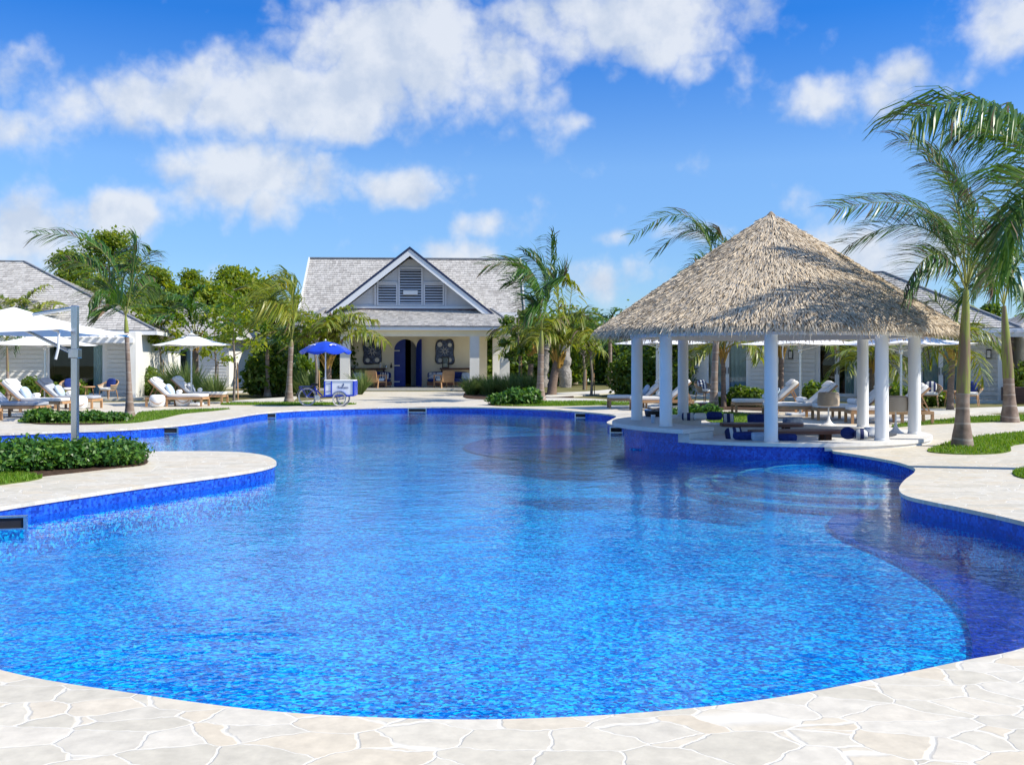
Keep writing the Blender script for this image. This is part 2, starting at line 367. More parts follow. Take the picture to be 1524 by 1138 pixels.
M['cream'] = noisemat('cream plaster', (.84,.77,.60), (.89,.83,.67), 2, .75, .05, .01, .25)
M['white'] = noisemat('white paint', (.76,.76,.75), (.80,.80,.79), 3, .45, 0, spec=.4)
M['siding'] = noisemat('warm white siding', (.68,.67,.62), (.74,.73,.69), 4, .55, 0, spec=.35, stretch=(.3,.3,3))
M['greywhite'] = noisemat('pale grey louvre paint', (.60,.61,.64), (.66,.67,.69), 3, .5, 0)
M['shingle'] = islandmat('weathered cedar shingle', [(.34,.32,.295),(.41,.39,.36),(.47,.45,.415),(.52,.495,.46),(.44,.42,.385)], .8, .2)
M['ridge'] = noisemat('grey ridge board', (.16,.17,.19), (.24,.25,.27), 5, .6, .05)
M['navy'] = noisemat('navy gutter', (.015,.025,.07), (.02,.035,.09), 5, .5, 0)
M['bluedoor'] = noisemat('royal blue paint', (.01,.03,.26), (.015,.045,.34), 3, .4, .03)
M['trike'] = noisemat('glossy blue enamel', (.01,.04,.42), (.015,.06,.52), 3, .25, 0, spec=.5)
M['redtrim'] = noisemat('dark red trim', (.09,.012,.015), (.13,.02,.02), 4, .6, 0)
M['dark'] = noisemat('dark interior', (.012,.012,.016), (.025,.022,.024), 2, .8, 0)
M['teak'] = noisemat('teak', (.38,.21,.10), (.52,.31,.16), 5, .55, .1, .004, .3, (.4,3,3))
M['darkwood'] = noisemat('dark wood', (.055,.022,.013), (.12,.045,.025), 5, .4, .1, .004, .4, (.4,3,3))
M['tablewood'] = noisemat('polished brown wood', (.13,.05,.03), (.21,.09,.055), 5, .5, .06, .003, .5, (.4,3,3))
M['canvas'] = noisemat('white canvas', (.76,.76,.75), (.80,.80,.79), 30, .85, .05, .002, .15)
M['cushion'] = noisemat('off white cushion', (.70,.68,.64), (.77,.75,.71), 25, .9, .1, .003, .15)
M['greycush'] = noisemat('grey cushion', (.34,.36,.40), (.42,.44,.48), 25, .9, .1, .003, .15)
M['blueclo'] = noisemat('pale blue cloth', (.36,.47,.60), (.50,.60,.70), 12, .9, .1, .003, .15)
M['navyclo'] = noisemat('navy cloth', (.012,.025,.13), (.03,.055,.22), 14, .9, .1, .003, .15)
M['steel'] = noisemat('brushed steel', (.50,.52,.54), (.62,.64,.66), 20, .25, .03, .002, .5, (8,8,.5), metal=1)
M['black'] = noisemat('black rubber', (.015,.015,.017), (.03,.03,.032), 10, .6, .05)
M['net'] = noisemat('white net cord', (.6,.6,.6), (.7,.7,.7), 10, .8, 0)
M['thatch'] = islandmat('palm thatch', [(.48,.385,.27),(.57,.47,.34),(.63,.53,.395),(.67,.575,.44),(.59,.49,.355)], .85, .15, patch=True)
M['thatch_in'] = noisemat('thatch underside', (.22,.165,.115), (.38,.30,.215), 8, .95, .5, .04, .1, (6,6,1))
M['rattan'] = None
M['trunk'] = None
M['shaft'] = noisemat('palm crownshaft', (.20,.14,.085), (.23,.26,.05), 2.2, .5, .08, .01, .35, (3,3,.35), det=3, lo=.42, hi=.52)
M['boots'] = noisemat('orange leaf bases', (.30,.15,.03), (.46,.30,.06), 4, .6, .2, .02, .3, (5,5,.6))
M['coco'] = noisemat('coconut trunk', (.15,.105,.08), (.27,.20,.155), 3, .9, .6, .04, .1, (2,2,9))
M['frond'] = islandmat('royal palm leaflet', [(.025,.085,.012),(.045,.12,.016),(.07,.155,.02),(.12,.19,.03)], .38, .5, .25)
M['cocofrond'] = islandmat('coconut palm leaflet', [(.08,.13,.012),(.15,.20,.02),(.23,.26,.03),(.30,.27,.045)], .4, .45, .3)
M['dry'] = islandmat('wind burnt leaflet', [(.10,.07,.045),(.17,.12,.08),(.08,.085,.03)], .7, .2, .15)
M['rachis'] = noisemat('frond stalk', (.17,.20,.035), (.28,.27,.06), 6, .5, 0)
M['bark'] = noisemat('tree bark', (.14,.115,.09), (.26,.22,.18), 6, .9, .5, .02, .1, (3,3,.6))
M['leaf_tree'] = islandmat('broad tree leaf', [(.085,.15,.016),(.14,.215,.018),(.20,.26,.022),(.26,.275,.03)], .5, .35, .45)
M['leaf_dark'] = islandmat('sea grape leaf', [(.04,.09,.012),(.075,.14,.016),(.12,.19,.02),(.18,.24,.03)], .4, .4, .35)
M['leaf_gloss'] = islandmat('glossy shrub leaf', [(.02,.07,.010),(.035,.11,.014),(.065,.165,.02),(.14,.25,.035)], .4, .35, .25)
M['reed'] = islandmat('fountain grass', [(.07,.13,.03),(.11,.18,.045),(.16,.22,.07),(.24,.28,.11)], .6, .25, .3)
M['rock'] = noisemat('coral stone', (.20,.18,.16), (.42,.39,.34), 5, .95, 1, .08, .1)
M['bronze'] = noisemat('dark bronze', (.03,.025,.022), (.06,.05,.045), 8, .4, .05, metal=.6)
def mat_trunk():
    m, nd, ln, p = newmat('ringed palm trunk')
    v = coords(nd, ln)
    wv = nd.new('ShaderNodeTexWave'); wv.bands_direction = 'Z'; wv.inputs['Scale'].default_value = 1.1; wv.inputs['Distortion'].default_value = 2.2; wv.inputs['Detail'].default_value = 3; wv.inputs['Detail Scale'].default_value = .8; ln(v, wv.inputs['Vector'])
    n = nd.new('ShaderNodeTexNoise'); n.inputs['Scale'].default_value = 4; n.inputs['Detail'].default_value = 8; ln(v, n.inputs['Vector'])
    r = ramp(nd, [(.3,(.13,.09,.065)),(.5,(.23,.165,.125)),(.7,(.32,.26,.21))]); ln(n.outputs[0], r.inputs[0])
    rr = nd.new('ShaderNodeMapRange'); ln(wv.outputs[0], rr.inputs[0]); rr.inputs[1].default_value = .93; rr.inputs[2].default_value = 1.0; rr.inputs[4].default_value = .55
    mx = nd.new('ShaderNodeMix'); mx.data_type = 'RGBA'; ln(rr.outputs[0], mx.inputs[0]); ln(r.outputs[0], mx.inputs[6]); mx.inputs[7].default_value = (.40,.36,.31,1)
    ln(mx.outputs[2], p.inputs['Base Color']); p.inputs['Roughness'].default_value = .85
    b = nd.new('ShaderNodeBump'); b.inputs['Strength'].default_value = .5; b.inputs['Distance'].default_value = .02; ln(n.outputs[0], b.inputs['Height']); ln(b.outputs[0], p.inputs['Normal'])
    return m
M['trunk'] = mat_trunk()
def mat_weave(name, c1, c2, sc):
    m, nd, ln, p = newmat(name); v = coords(nd, ln)
    ck = nd.new('ShaderNodeTexChecker'); ck.inputs['Scale'].default_value = sc; ln(v, ck.inputs['Vector']); ck.inputs[1].default_value = (*c1,1); ck.inputs[2].default_value = (*c2,1)
    ln(ck.outputs[0], p.inputs['Base Color']); p.inputs['Roughness'].default_value = .8
    b = nd.new('ShaderNodeBump'); b.inputs['Strength'].default_value = .6; b.inputs['Distance'].default_value = .01; ln(ck.outputs[1], b.inputs['Height']); ln(b.outputs[0], p.inputs['Normal'])
    return m
M['rattan'] = mat_weave('woven rattan', (.60,.49,.37), (.36,.29,.21), 44)
M['glass'] = mat_glass()
M['curtain'] = noisemat('pale curtain', (.62,.72,.72), (.76,.82,.81), 3, .9, 0)
def mat_stripe(name, c1, c2, sc):
    m, nd, ln, p = newmat(name); v = coords(nd, ln)
    wv = nd.new('ShaderNodeTexWave'); wv.inputs['Scale'].default_value = sc; ln(v, wv.inputs['Vector'])
    r = ramp(nd, [(.45,c1),(.55,c2)]); ln(wv.outputs[0], r.inputs[0]); ln(r.outputs[0], p.inputs['Base Color']); p.inputs['Roughness'].default_value = .9
    return m
M['stripe'] = mat_stripe('navy striped cloth', (.02,.03,.12), (.68,.68,.66), 2.2)
M['pattern'] = noisemat('blue leaf print cloth', (.10,.16,.30), (.66,.67,.66), 7, .9, 0, det=1)
# ================================================================== POOL AND GROUND
M['step_edge'] = mat_tile('pale step edge mosaic', [(.1,(.10,.34,.48)),(.5,(.26,.55,.62)),(.9,(.5,.72,.74))], 36)
GC = (5.5, 21.4)                       # centre of the thatched pavilion
WATER_Z = -0.18
px_pool = [(-330,880),(-200,930),(0,996),(200,1031),(400,1057),(600,1068),(762,1069),(960,1059),(1150,1038),(1330,1004),(1440,981),(1524,963),
 (1650,915),(1710,870),(1690,830),(1610,800),(1524,776),(1440,757),(1385,746),(1348,737),(1338,727),(1346,714),(1361,702),(1358,695),(1330,686),(1280,677),(1240,671)]
px_pool2 = [(940,633.5),(914,632),(903,628.5),(909,624.5),(917,619.5),(905,616),(860,612),(800,608.4),(720,606),(640,605.2),(560,606),(480,608.3),(420,611.3),(380,615),(340,621.5),
 (290,629),(240,634),(180,638),(100,641),(0,645),(-150,648),(-260,655),(-150,664),(0,668.5),(200,671),(330,671.3),(388,676),(411,686),(398,694),(350,703),(250,716.5),(150,731),(0,754),(-130,777),(-260,805),(-360,845)]
A = [G(*p) for p in px_pool]; B = [G(*p) for p in px_pool2]
front = spline(A, 6, closed=False)
arc = [(GC[0]+3.06*math.cos(R(t)), GC[1]+3.06*math.sin(R(t))) for t in range(-84, 131, 6)]
rest = spline(B, 5, closed=False)
loop = front + arc + rest
# closing piece off to the left of the picture
loop = loop[:]  # last point runs on to the first
pool_loop = loop

gm = MB().poly([[(-1500,-300),(1500,-300),(1500,2500),(-1500,2500)], pool_loop], -0.03)
tag(gm.build('ground', M['ground']), kind='structure')

deck_outer = [G(*p) for p in [(-1100,603),(-300,600),(345,597.5),(430,598),(505,592),(519,582.5),(690,582.5),(705,591),(742,597),(760,603),(935,603),(945,599.5),(1100,599.5),(1300,603),(1420,612),(1560,622),(2300,650)]] + [(26,12),(26,-14),(-26,-14),(-30,10)]
dm = MB().poly([deck_outer, pool_loop], 0.0)
dm.wall(pool_loop, -0.045, 0.0); dm.wall(deck_outer, -.05, 0)
tag(dm.build('pool_deck', M['stone']), kind='structure')

# basin: walls a little behind the coping lip, floor below
def offset(lp, d):
    n = len(lp); o = []
    for i in range(n):
        a = np.array(lp[i-1]); b = np.array(lp[(i+1) % n]); t = b-a; t /= max(np.linalg.norm(t), 1e-6)
        o.append((lp[i][0]+t[1]*d, lp[i][1]-t[0]*d))
    return o
def area(lp): return sum(lp[i-1][0]*lp[i][1]-lp[i][0]*lp[i-1][1] for i in range(len(lp)))/2
sgn = 1 if area(pool_loop) > 0 else -1
wl = offset(pool_loop, .02*sgn)
FLOOR = -0.62
tag(MB().wall(wl, -.26, -.042).build('waterline_band', M['tile_wall'], smooth=40), kind='structure')
tag(MB().wall(wl, FLOOR, -.26).build('pool_wall', M['tile'], smooth=40), kind='structure')
tag(MB().poly(wl, FLOOR).build('pool_floor', M['tile']), kind='structure')
tag(MB().poly(wl, WATER_Z).build('pool_water', M['water']), kind='structure')

# dark tiled underwater bench along the right-hand wall and curved entry steps
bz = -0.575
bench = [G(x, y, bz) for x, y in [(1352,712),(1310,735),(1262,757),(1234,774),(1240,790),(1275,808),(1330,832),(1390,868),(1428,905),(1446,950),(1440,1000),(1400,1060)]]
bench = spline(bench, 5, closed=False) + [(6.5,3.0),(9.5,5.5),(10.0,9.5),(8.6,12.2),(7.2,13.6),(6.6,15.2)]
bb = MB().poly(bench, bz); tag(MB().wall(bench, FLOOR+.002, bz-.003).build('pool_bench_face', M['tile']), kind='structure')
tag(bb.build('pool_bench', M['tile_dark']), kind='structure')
shade_pts = [G(x, y, -.575) for x, y in [(1000,646),(940,648.5),(870,647.5),(790,648.5),(725,653),(692,662),(700,671),(740,679),(800,685),(870,689.5),(950,691),(1040,688)]]  # indigo sheet added on the pool floor to stand in for the pavilion's shadow
shade_mb = MB().poly(spline(shade_pts, 4), -.575); shade_mb.wall(spline(shade_pts, 4), FLOOR+.002, -.575)
tag(shade_mb.build('pool_shade_patch', M['tile_dark']), kind='structure')
for i, (r, z) in enumerate([(1.3,-.26),(1.75,-.34),(2.2,-.42),(2.65,-.51)]):
    c = (5.6, 17.0)
    pts = [(c[0]+r*math.cos(R(t)), c[1]+r*math.sin(R(t))) for t in range(0, 360, 6)]
    s_ = MB().poly(pts, z); s_.wall(pts, FLOOR+.003, z)
    tag(s_.build('pool_step', M['tile']), kind='structure')
    e_ = MB().sector(r-.075, r+.004, z-.05, z+.004, 0, R(359.9), 72, c)
    tag(e_.build('pool_step_edge', M['step_edge']), kind='structure')

# water return in the left channel: a rounded, ribbed tile lip
def rib():
    m = MB(); a = G(-40, 654, -.05); b = G(112, 650.5, -.05)
    n = 46
    for i in range(n):
        t = i/n; x = a[0]+(b[0]-a[0])*t; y = a[1]+(b[1]-a[1])*t; l = (b[0]-a[0])/n
        m.tube([(x+.004,y,-.14),(x+l*.5,y,-.14),(x+l-.004,y,-.14)], [.10,.118,.10], 10)
    return m
tag(rib().build('cover_roller', M['tile_wall'], smooth=40), 'ribbed blue roller lying along the pool channel behind the silver umbrella pole', 'pool roller')

# ------------------------------------------------------------------ lawns, beds and paths (thin sheets stacked 4 mm apart)
def sheet(name, pts, z, mat, kind='structure'):
    lp = spline([G(*p) for p in pts], 5)
    m = MB().poly(lp, z); m.wall(lp, -.04, z)
    return tag(m.build(name, mat), kind=kind), lp
def inside(lp, x, y):
    c = False; n = len(lp)
    for i in range(n):
        (x1,y1),(x2,y2) = lp[i-1], lp[i]
        if (y1 > y) != (y2 > y) and x < (x2-x1)*(y-y1)/(y2-y1)+x1: c = not c
    return c
def blades(lp, n, h, wd, z, seed):
    rg = random.Random(seed); xs = [p[0] for p in lp]; ys = [p[1] for p in lp]; V = []; Fc = []
    k = 0; tries = 0
    while k < n and tries < n*8:
        tries += 1
        x = rg.uniform(min(xs), max(xs)); y = rg.uniform(min(ys), max(ys))
        if not inside(lp, x, y): continue
        a = rg.uniform(0, 6.28); hh = h*rg.uniform(.5, 1.2); lx, ly = rg.uniform(-.5,.5)*hh, rg.uniform(-.5,.5)*hh
        dx, dy = math.cos(a)*wd, math.sin(a)*wd
        b = len(V); V += [(x-dx,y-dy,z),(x+dx,y+dy,z),(x+lx,y+ly,z+hh)]; Fc.append((b,b+1,b+2)); k += 1
    return V, Fc
LAWNS = [
 ('left terrace', [(32,629),(48,622),(185,621.5),(212,613),(280,609.5),(342,608),(318,611.5),(272,616),(236,624),(190,630),(110,631)], 5200, .05),
 ('trike strip', [(330,602.5),(345,600),(430,599.2),(519,600.3),(521,602.2),(440,603.6),(380,602.8)], 3200, .06),
 ('centre', [(730,602.8),(745,599.5),(790,597.6),(935,597.4),(938,601.5),(905,602.8),(820,604.4),(755,604.4)], 5200, .06),
 ('palm foot', [(1380,671.5),(1402,662),(1440,652),(1524,643),(1700,632),(1700,652),(1524,660.5),(1503,672),(1470,676),(1420,676)], 9000, .055),
 ('right corner', [(1507,704),(1530,697),(1600,690),(1640,705),(1600,716),(1528,713)], 5000, .05),
 ('left near', [(-140,700),(-40,703),(20,705),(62,710),(44,716),(0,722),(-100,737),(-160,730)], 8000, .055),
 ('behind pavilion', [(1046,617),(1075,613),(1142,620),(1150,632),(1120,634),(1060,629)], 2600, .05),
 ('right strip', [(1330,636),(1400,631),(1524,627),(1640,625),(1640,617),(1524,617.5),(1450,620.5),(1395,625.5),(1345,630)], 6000, .055)]
for i, (nm, pts, n, h) in enumerate(LAWNS):
    o, lp = sheet('lawn', pts, 0.012+.0005*i, M['turf'])
    V, Fc = blades(lp, n, h, .012 if i not in (1,2) else .02, .01, 100+i)
    g = link(bpy.data.objects.new('grass', npmesh('grass', V, Fc, [M['grass']])))
    tag(g, cat='grass', label=['short green grass on the strip before the left loungers','short green grass under the blue cargo tricycle','short green grass strip before the central palms',
      'short bright green grass round the foot of the big royal palm','short green grass patch at the right edge of the deck','short green grass beside the near left hedge','short green grass behind the thatched pavilion','short green grass strip behind the big royal palm'][i], kind='stuff')
sheet('planting_bed', [(-140,672),(0,667),(110,666.5),(200,668),(219,684),(212,692),(170,697),(80,707),(30,711),(-140,713)], .016, M['mulch'])
sheet('planting_bed', [(40,626),(60,616),(185,616),(196,626),(150,631.5),(60,631.5)], .018, M['mulch'])
sheet('planting_bed', [(690,588),(705,583),(800,584),(850,589),(840,592),(760,594),(700,593.5)], .020, M['mulch'])
sheet('planting_bed', [(728,602),(740,598.6),(800,598.8),(806,602),(775,604),(740,604)], .022, M['mulch'])
sheet('planting_bed', [(1000,612),(1040,600),(1150,601),(1210,610),(1180,613),(1090,610)], .024, M['mulch'])
sheet('path', [(742,597.2),(800,593),(870,593.5),(940,596.6),(1100,597),(1100,600),(940,600),(860,597),(790,597.6)], .026, M['path'])
sheet('path', [(812,591),(825,585.5),(880,582.5),(925,577.5),(940,572),(1000,570),(1000,573),(960,577),(945,581),(900,586),(840,590.5)], .028, M['path'])
sheet('path', [(345,597.5),(420,592),(440,590.5),(440,593),(425,597)], .030, M['path'])
sheet('path', [(300,583.5),(345,582.6),(392,582),(392,584),(345,585),(300,585.5)], .032, M['path'])
sheet('path', [(1290,610),(1400,609),(1524,606),(1640,604),(1640,609),(1524,611.5),(1400,617),(1320,616)], .034, M['path'])
# bright sports lawn far behind, on both sides of the house
def farlawn(pts, z):
    tag(MB().poly([G(*p) for p in pts], z).build('lawn', M['turf']), kind='structure')
farlawn([(250,573),(420,573),(420,564),(250,564)], .01); farlawn([(780,574),(935,571),(935,564),(780,565)], .012)

# ================================================================== THATCHED PAVILION
gz = thing('thatched_pavilion', 'round white-columned swim-up bar pavilion under a conical palm-thatch roof', 'pavilion', (GC[0], GC[1], 0))
a_ = R
MB().lathe([(3.10,FLOOR),(3.10,.055)], 40, a0=R(112), a1=R(281)).build('tile_wall', M['tile_wall'], gz, smooth=40)
MB().lathe([(3.14,-.02),(3.14,.055)], 60, a0=R(-87), a1=R(118)).build('stone_wall', M['coping'], gz, smooth=40)
MB().sector(2.5, 3.17, .055, .12, R(227.2), R(477.8), 72).build('rim', M['coping'], gz)
MB().lathe([(2.52,-.12),(2.52,.055)], 48).build('seat_wall', M['plaster'], gz, smooth=40)
MB().poly([(2.9*math.cos(R(t)), 2.9*math.sin(R(t))) for t in range(0,360,8)], -.12).build('sunken_floor', M['coping'], gz)
MB().sector(2.25, 3.36, .235, .325, R(118), R(227), 40).build('bar_counter', M['coping'], gz, bevel=.02)
MB().sector(2.5, 3.10, .056, .234, R(118), R(222), 40).build('counter_base', M['tile_wall'], gz)
MB().sector(2.28, 2.499, -.119, .234, R(119), R(226.8), 30).sector(2.5, 3.12, .058, .234, R(222.05), R(226.8), 6).build('counter_cabinet', M['coping'], gz)
ray0 = math.atan2(-GC[1], -GC[0])      # first column stands nearest the camera
for k in range(8):
    th = ray0 + k*math.pi/4; dg = math.degrees(th) % 360
    z0 = .325 if 120 < dg < 226 else .12
    x, y = 2.85*math.cos(th), 2.85*math.sin(th)
    MB().lathe([(.135,z0),(.135,z0+.03),(.125,z0+.04),(.122,2.10)], 28, (x,y,0)).build('column', M['white'], gz, smooth=40)
MB().sector(2.70, 2.98, 2.10, 2.46, 0, R(359.9), 64).build('ring_beam', M['white'], gz, smooth=30)
# roof: solid cone core, then many separate straw blades
AP, ER, EZ = 4.76, 3.72, 2.24
core = [(0.0,AP-.06),(ER-.10,EZ-.02),(ER-.25,EZ-.14)]
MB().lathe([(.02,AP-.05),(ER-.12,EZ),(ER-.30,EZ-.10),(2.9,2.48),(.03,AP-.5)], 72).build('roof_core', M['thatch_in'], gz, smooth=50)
def thatch():
    rg = random.Random(3); V = []; Fc = []
    sl_ = math.hypot(ER, AP-EZ); tr, tz = ER/sl_, -(AP-EZ)/sl_     # downslope
    nr, nz = -tz, tr                                              # outward normal
    rows = 84
    for j in range(rows):
        s0 = .02 + (j/(rows-1))*.965
        rad = ER*s0; cnt = int(24 + 190*rad)
        for i in range(cnt):
            th = 2*math.pi*(i+rg.random())/cnt; s = s0*sl_ + rg.uniform(-.07,.07)
            L = rg.uniform(.14,.40); wd = rg.uniform(.0035,.0095); lift = rg.uniform(.003,.020); sk = rg.gauss(0,.16)
            if j >= rows-7: L *= rg.uniform(.45,.8)
            P = []
            for q, (ds, up, ww) in enumerate([(0,0.005,.7),(.55,lift*.7,1),(1,lift+rg.uniform(-.02,.03),.22)]):
                ss = s + ds*L; r = ss*tr + up*nr; z = AP + ss*tz + up*nz
                if ss > sl_: z -= (ss-sl_)**1.2*.5; r -= (ss-sl_)*.22
                t2 = th + sk*ds*L/max(r,.25)
                dw = wd*ww/max(r,.12)
                tw = up*rg.uniform(-.3,.3)
                P.append((r*math.cos(t2-dw), r*math.sin(t2-dw), z+tw)); P.append((r*math.cos(t2+dw), r*math.sin(t2+dw), z-tw))
            b = len(V); V += P; Fc += [(b,b+1,b+3,b+2),(b+2,b+3,b+5,b+4)]
    # ragged fringe under the eave
    for i in range(5200):
        th = rg.uniform(0, 6.2832); r0 = ER-rg.uniform(.02,.34); z0 = EZ-.02+(ER-r0)*.3-rg.uniform(0,.05); L = rg.uniform(.05,.15)*(1.7 if rg.random() < .18 else 1)
        wd = rg.uniform(.005,.012)/r0; sk = rg.gauss(0,.05)/r0
        b = len(V)
        for dz, w_, f in ((0,1,0),(L*.6,.9,.6),(L,.2,1)):
            rr = r0+.07*f; t2 = th+sk*f
            V += [(rr*math.cos(t2-wd*w_), rr*math.sin(t2-wd*w_), z0-dz), (rr*math.cos(t2+wd*w_), rr*math.sin(t2+wd*w_), z0-dz)]
        Fc += [(b,b+1,b+3,b+2),(b+2,b+3,b+5,b+4)]
    return npmesh('thatch', V, Fc, [M['thatch']])
link(bpy.data.objects.new('thatch', thatch()), gz)
MB().lathe([(.004,AP+.03),(.03,AP+.015),(.07,AP-.03),(.10,AP-.06)], 16).build('finial', M['thatch_in'], gz, smooth=40)

# submerged bar stools beside the counter
stool = thing('pool_bar_stool', 'round tiled stool standing in the pool against the bar wall', 'pool stool', (*G(955,668,WATER_Z), 0))
MB().lathe([(0,-.165),(.24,-.165),(.26,-.19),(.24,-.22)], 24).build('seat', M['tile'], stool, smooth=40)
MB().lathe([(.12,-.22),(.12,FLOOR)], 16).build('post', M['tile_wall'], stool, smooth=40)

# low tables, lamps and cushions in the pavilion
def oval_table(name, label, loc, lx, ly, h, rz, e=2.6):
    t = thing(name, label, 'table', loc, rz)
    pts = []
    for k in range(40):
        th = 2*math.pi*k/40; c, s = math.cos(th), math.sin(th)
        pts.append((lx/2*math.copysign(abs(c)**(2/e), c), ly/2*math.copysign(abs(s)**(2/e), s)))
    m = MB().poly(pts, h); m.wall(pts, h-.07, h); m.add([(p[0],p[1],h-.07) for p in pts], [tuple(range(len(pts)))[::-1]])
    m.build('tabletop', M['tablewood'], t)
    for sx in (-1,1):
        for sy in (-1,1):
            MB().boxb(sx*lx*.3-.06, sx*lx*.3+.06, sy*ly*.22-.05, sy*ly*.22+.05, 0, h-.071).build('leg', M['darkwood'], t)
    return t
oval_table('low_table', 'long low brown table nearer the bar counter in the pavilion', (W(1133,0,21.9).x, 21.9, -.12), 1.75, .62, .385, R(-4), 6)
oval_table('low_table', 'rounded low brown table nearest the pool in the pavilion', (W(1185,0,20.1).x, 20.1, -.12), 1.95, .70, .36, R(3), 2.4)
def table_lamp(label, px, Y, z):
    t = thing('table_lamp', label, 'lamp', (W(px,0,Y).x, Y, z), 0, 'rattan lamps on the pavilion rim')
    MB().lathe([(0,0),(.165,0),(.165,.012),(.12,.03),(.07,.075),(.035,.14),(.018,.24),(.014,.50)], 28).build('base', M['white'], t, smooth=40)
    MB().lathe([(.205,.44),(.245,.46),(.25,.60),(.235,.75),(.205,.77),(.0,.775)], 36).build('lamp_shade', M['rattan'], t, smooth=40)
table_lamp('rattan-shaded lamp with a white tulip foot, standing farther back near the low tables', 1233, 23.5, .12)
table_lamp('rattan-shaded lamp with a white tulip foot, between the two right-hand columns', 1333, 20.9, .12)
def pillow(label, loc, d, rz, tilt, mat, cat='cushion', name='cushion', group=None, e=7):
    m = MB(); m.cushion((0,0,0), d, Matrix.Rotation(tilt, 4, 'X'), e, 8)
    o = m.build(name, mat, smooth=60); o.location = loc; o.rotation_euler = (0,0,rz)
    return tag(o, label, cat, group)
def GP(px, Y, z): return (W(px,0,Y).x, Y, z)
pillow('navy oblong cushion lying on the front rim left of the nearest column', GP(1108,19.05,.20), (.42,.17,.13), R(5), R(12), M['navyclo'])
pillow('pale cushion lying between the navy cushion and the nearest column', GP(1132,18.95,.19), (.34,.16,.14), R(5), R(20), M['blueclo'])
pillow('navy cushion just right of the nearest column on the front rim', GP(1172,18.95,.18), (.34,.18,.11), R(-6), R(10), M['navyclo'])
pillow('striped cushion leaning by the dark table leg', GP(1092,20.0,.15), (.32,.16,.26), R(10), R(-25), M['stripe'])
pillow('navy cushion propped on the counter at the left end of the long table', GP(1063,22.3,.40), (.34,.14,.16), R(8), R(-30), M['navyclo'])
pillow('striped cushion beside the navy cushion behind the long table', GP(1084,22.6,.33), (.24,.12,.20), R(-8), R(-30), M['stripe'])
pillow('pale cushion propped on the left bar counter', GP(1042,22.0,.40), (.26,.12,.14), R(8), R(-30), M['cushion'])
pillow('small navy striped cushion at the left on the bar counter', GP(1025,22.2,.39), (.30,.14,.14), R(-12), R(-30), M['stripe'])
pillow('navy backrest cushion behind the long table, left of the nearest column', GP(1126,23.6,.25), (.42,.14,.24), R(0), R(-20), M['navyclo'])
pillow('navy printed cushion right of the nearest column on the back rim', GP(1180,23.6,.19), (.46,.16,.20), R(0), R(-25), M['pattern'])
pillow('round purple-navy cushion next to the rounded table end', GP(1262,19.6,.21), (.30,.2,.24), R(15), R(-20), M['navyclo'], e=2.2)
pillow('round white and navy cushion left of the right-hand front column', GP(1282,19.45,.20), (.28,.2,.22), R(-10), R(-20), M['stripe'], e=2.2)
pillow('blue patterned cushion peeping out beside the right-hand front column', GP(1296,19.9,.20), (.28,.16,.20), R(0), R(-20), M['pattern'])
ck = thing('ice_bucket', 'dark round basket standing behind the bar counter', 'basket', (*G(978,640),0))
MB().lathe([(.16,.0),(.27,.30),(.30,.46),(.27,.46),(.23,.30)], 24).build('bowl', M['bronze'], ck, smooth=40)
MB().lathe([(.29,.445),(.31,.47),(.29,.49),(.27,.47),(.29,.445)], 24).build('rim', M['steel'], ck, smooth=40)
cp = thing('cup', 'small blue and white cup on the bar counter', 'cup', (W(972,0,21.0).x, 21.0, .327))
MB().lathe([(0,0),(.035,0),(.045,.15),(.04,.15),(.03,.01)], 16).build('body', M['blueclo'], cp, smooth=40)
MB().lathe([(.046,.145),(.049,.155),(.046,.165),(.043,.155),(.046,.145)], 16).build('rim', M['white'], cp, smooth=40)

# ------------------------------------------------------------------ pool skimmers (slots with steel frames in the waterline tile)
def skimmer(label, px, py, wd, out_dir):
    x, y = G(px, py, -.02)
    t = thing('pool_skimmer', label, 'skimmer', (x, y, -.115), out_dir, 'skimmer slots round the pool')
    m = MB()
    m.boxb(-wd/2-.03, wd/2+.03, -.035, .05, .055, .072); m.boxb(-wd/2-.03, wd/2+.03, -.035, .05, -.072, -.055)
    for s in (-1,1): m.boxb(s*(wd/2+.015)-.015, s*(wd/2+.015)+.015, -.035, .05, -.055, .055)
    m.build('frame', M['steel'], t)
    MB().boxb(-wd/2, wd/2, -.02, .04, -.055, .055).build('opening', M['dark'], t)
skimmer('long steel-framed skimmer slot at the left edge near the hedge', -6, 765, .55, R(14)); 
skimmer('skimmer slot in the far wall before the left loungers', 248, 634.6, .50, R(8))
skimmer('skimmer slot in the far wall before the tricycle', 398, 613.8, .48, R(12))
skimmer('skimmer slot in the far wall before the main house', 621, 606.3, .60, 0)
skimmer('skimmer slot in the far wall before the central lawn', 868, 613.6, .48, R(-6))
skimmer('skimmer slot in the deck bulge beside the bar counter', 918, 633.8, .30, R(-10))
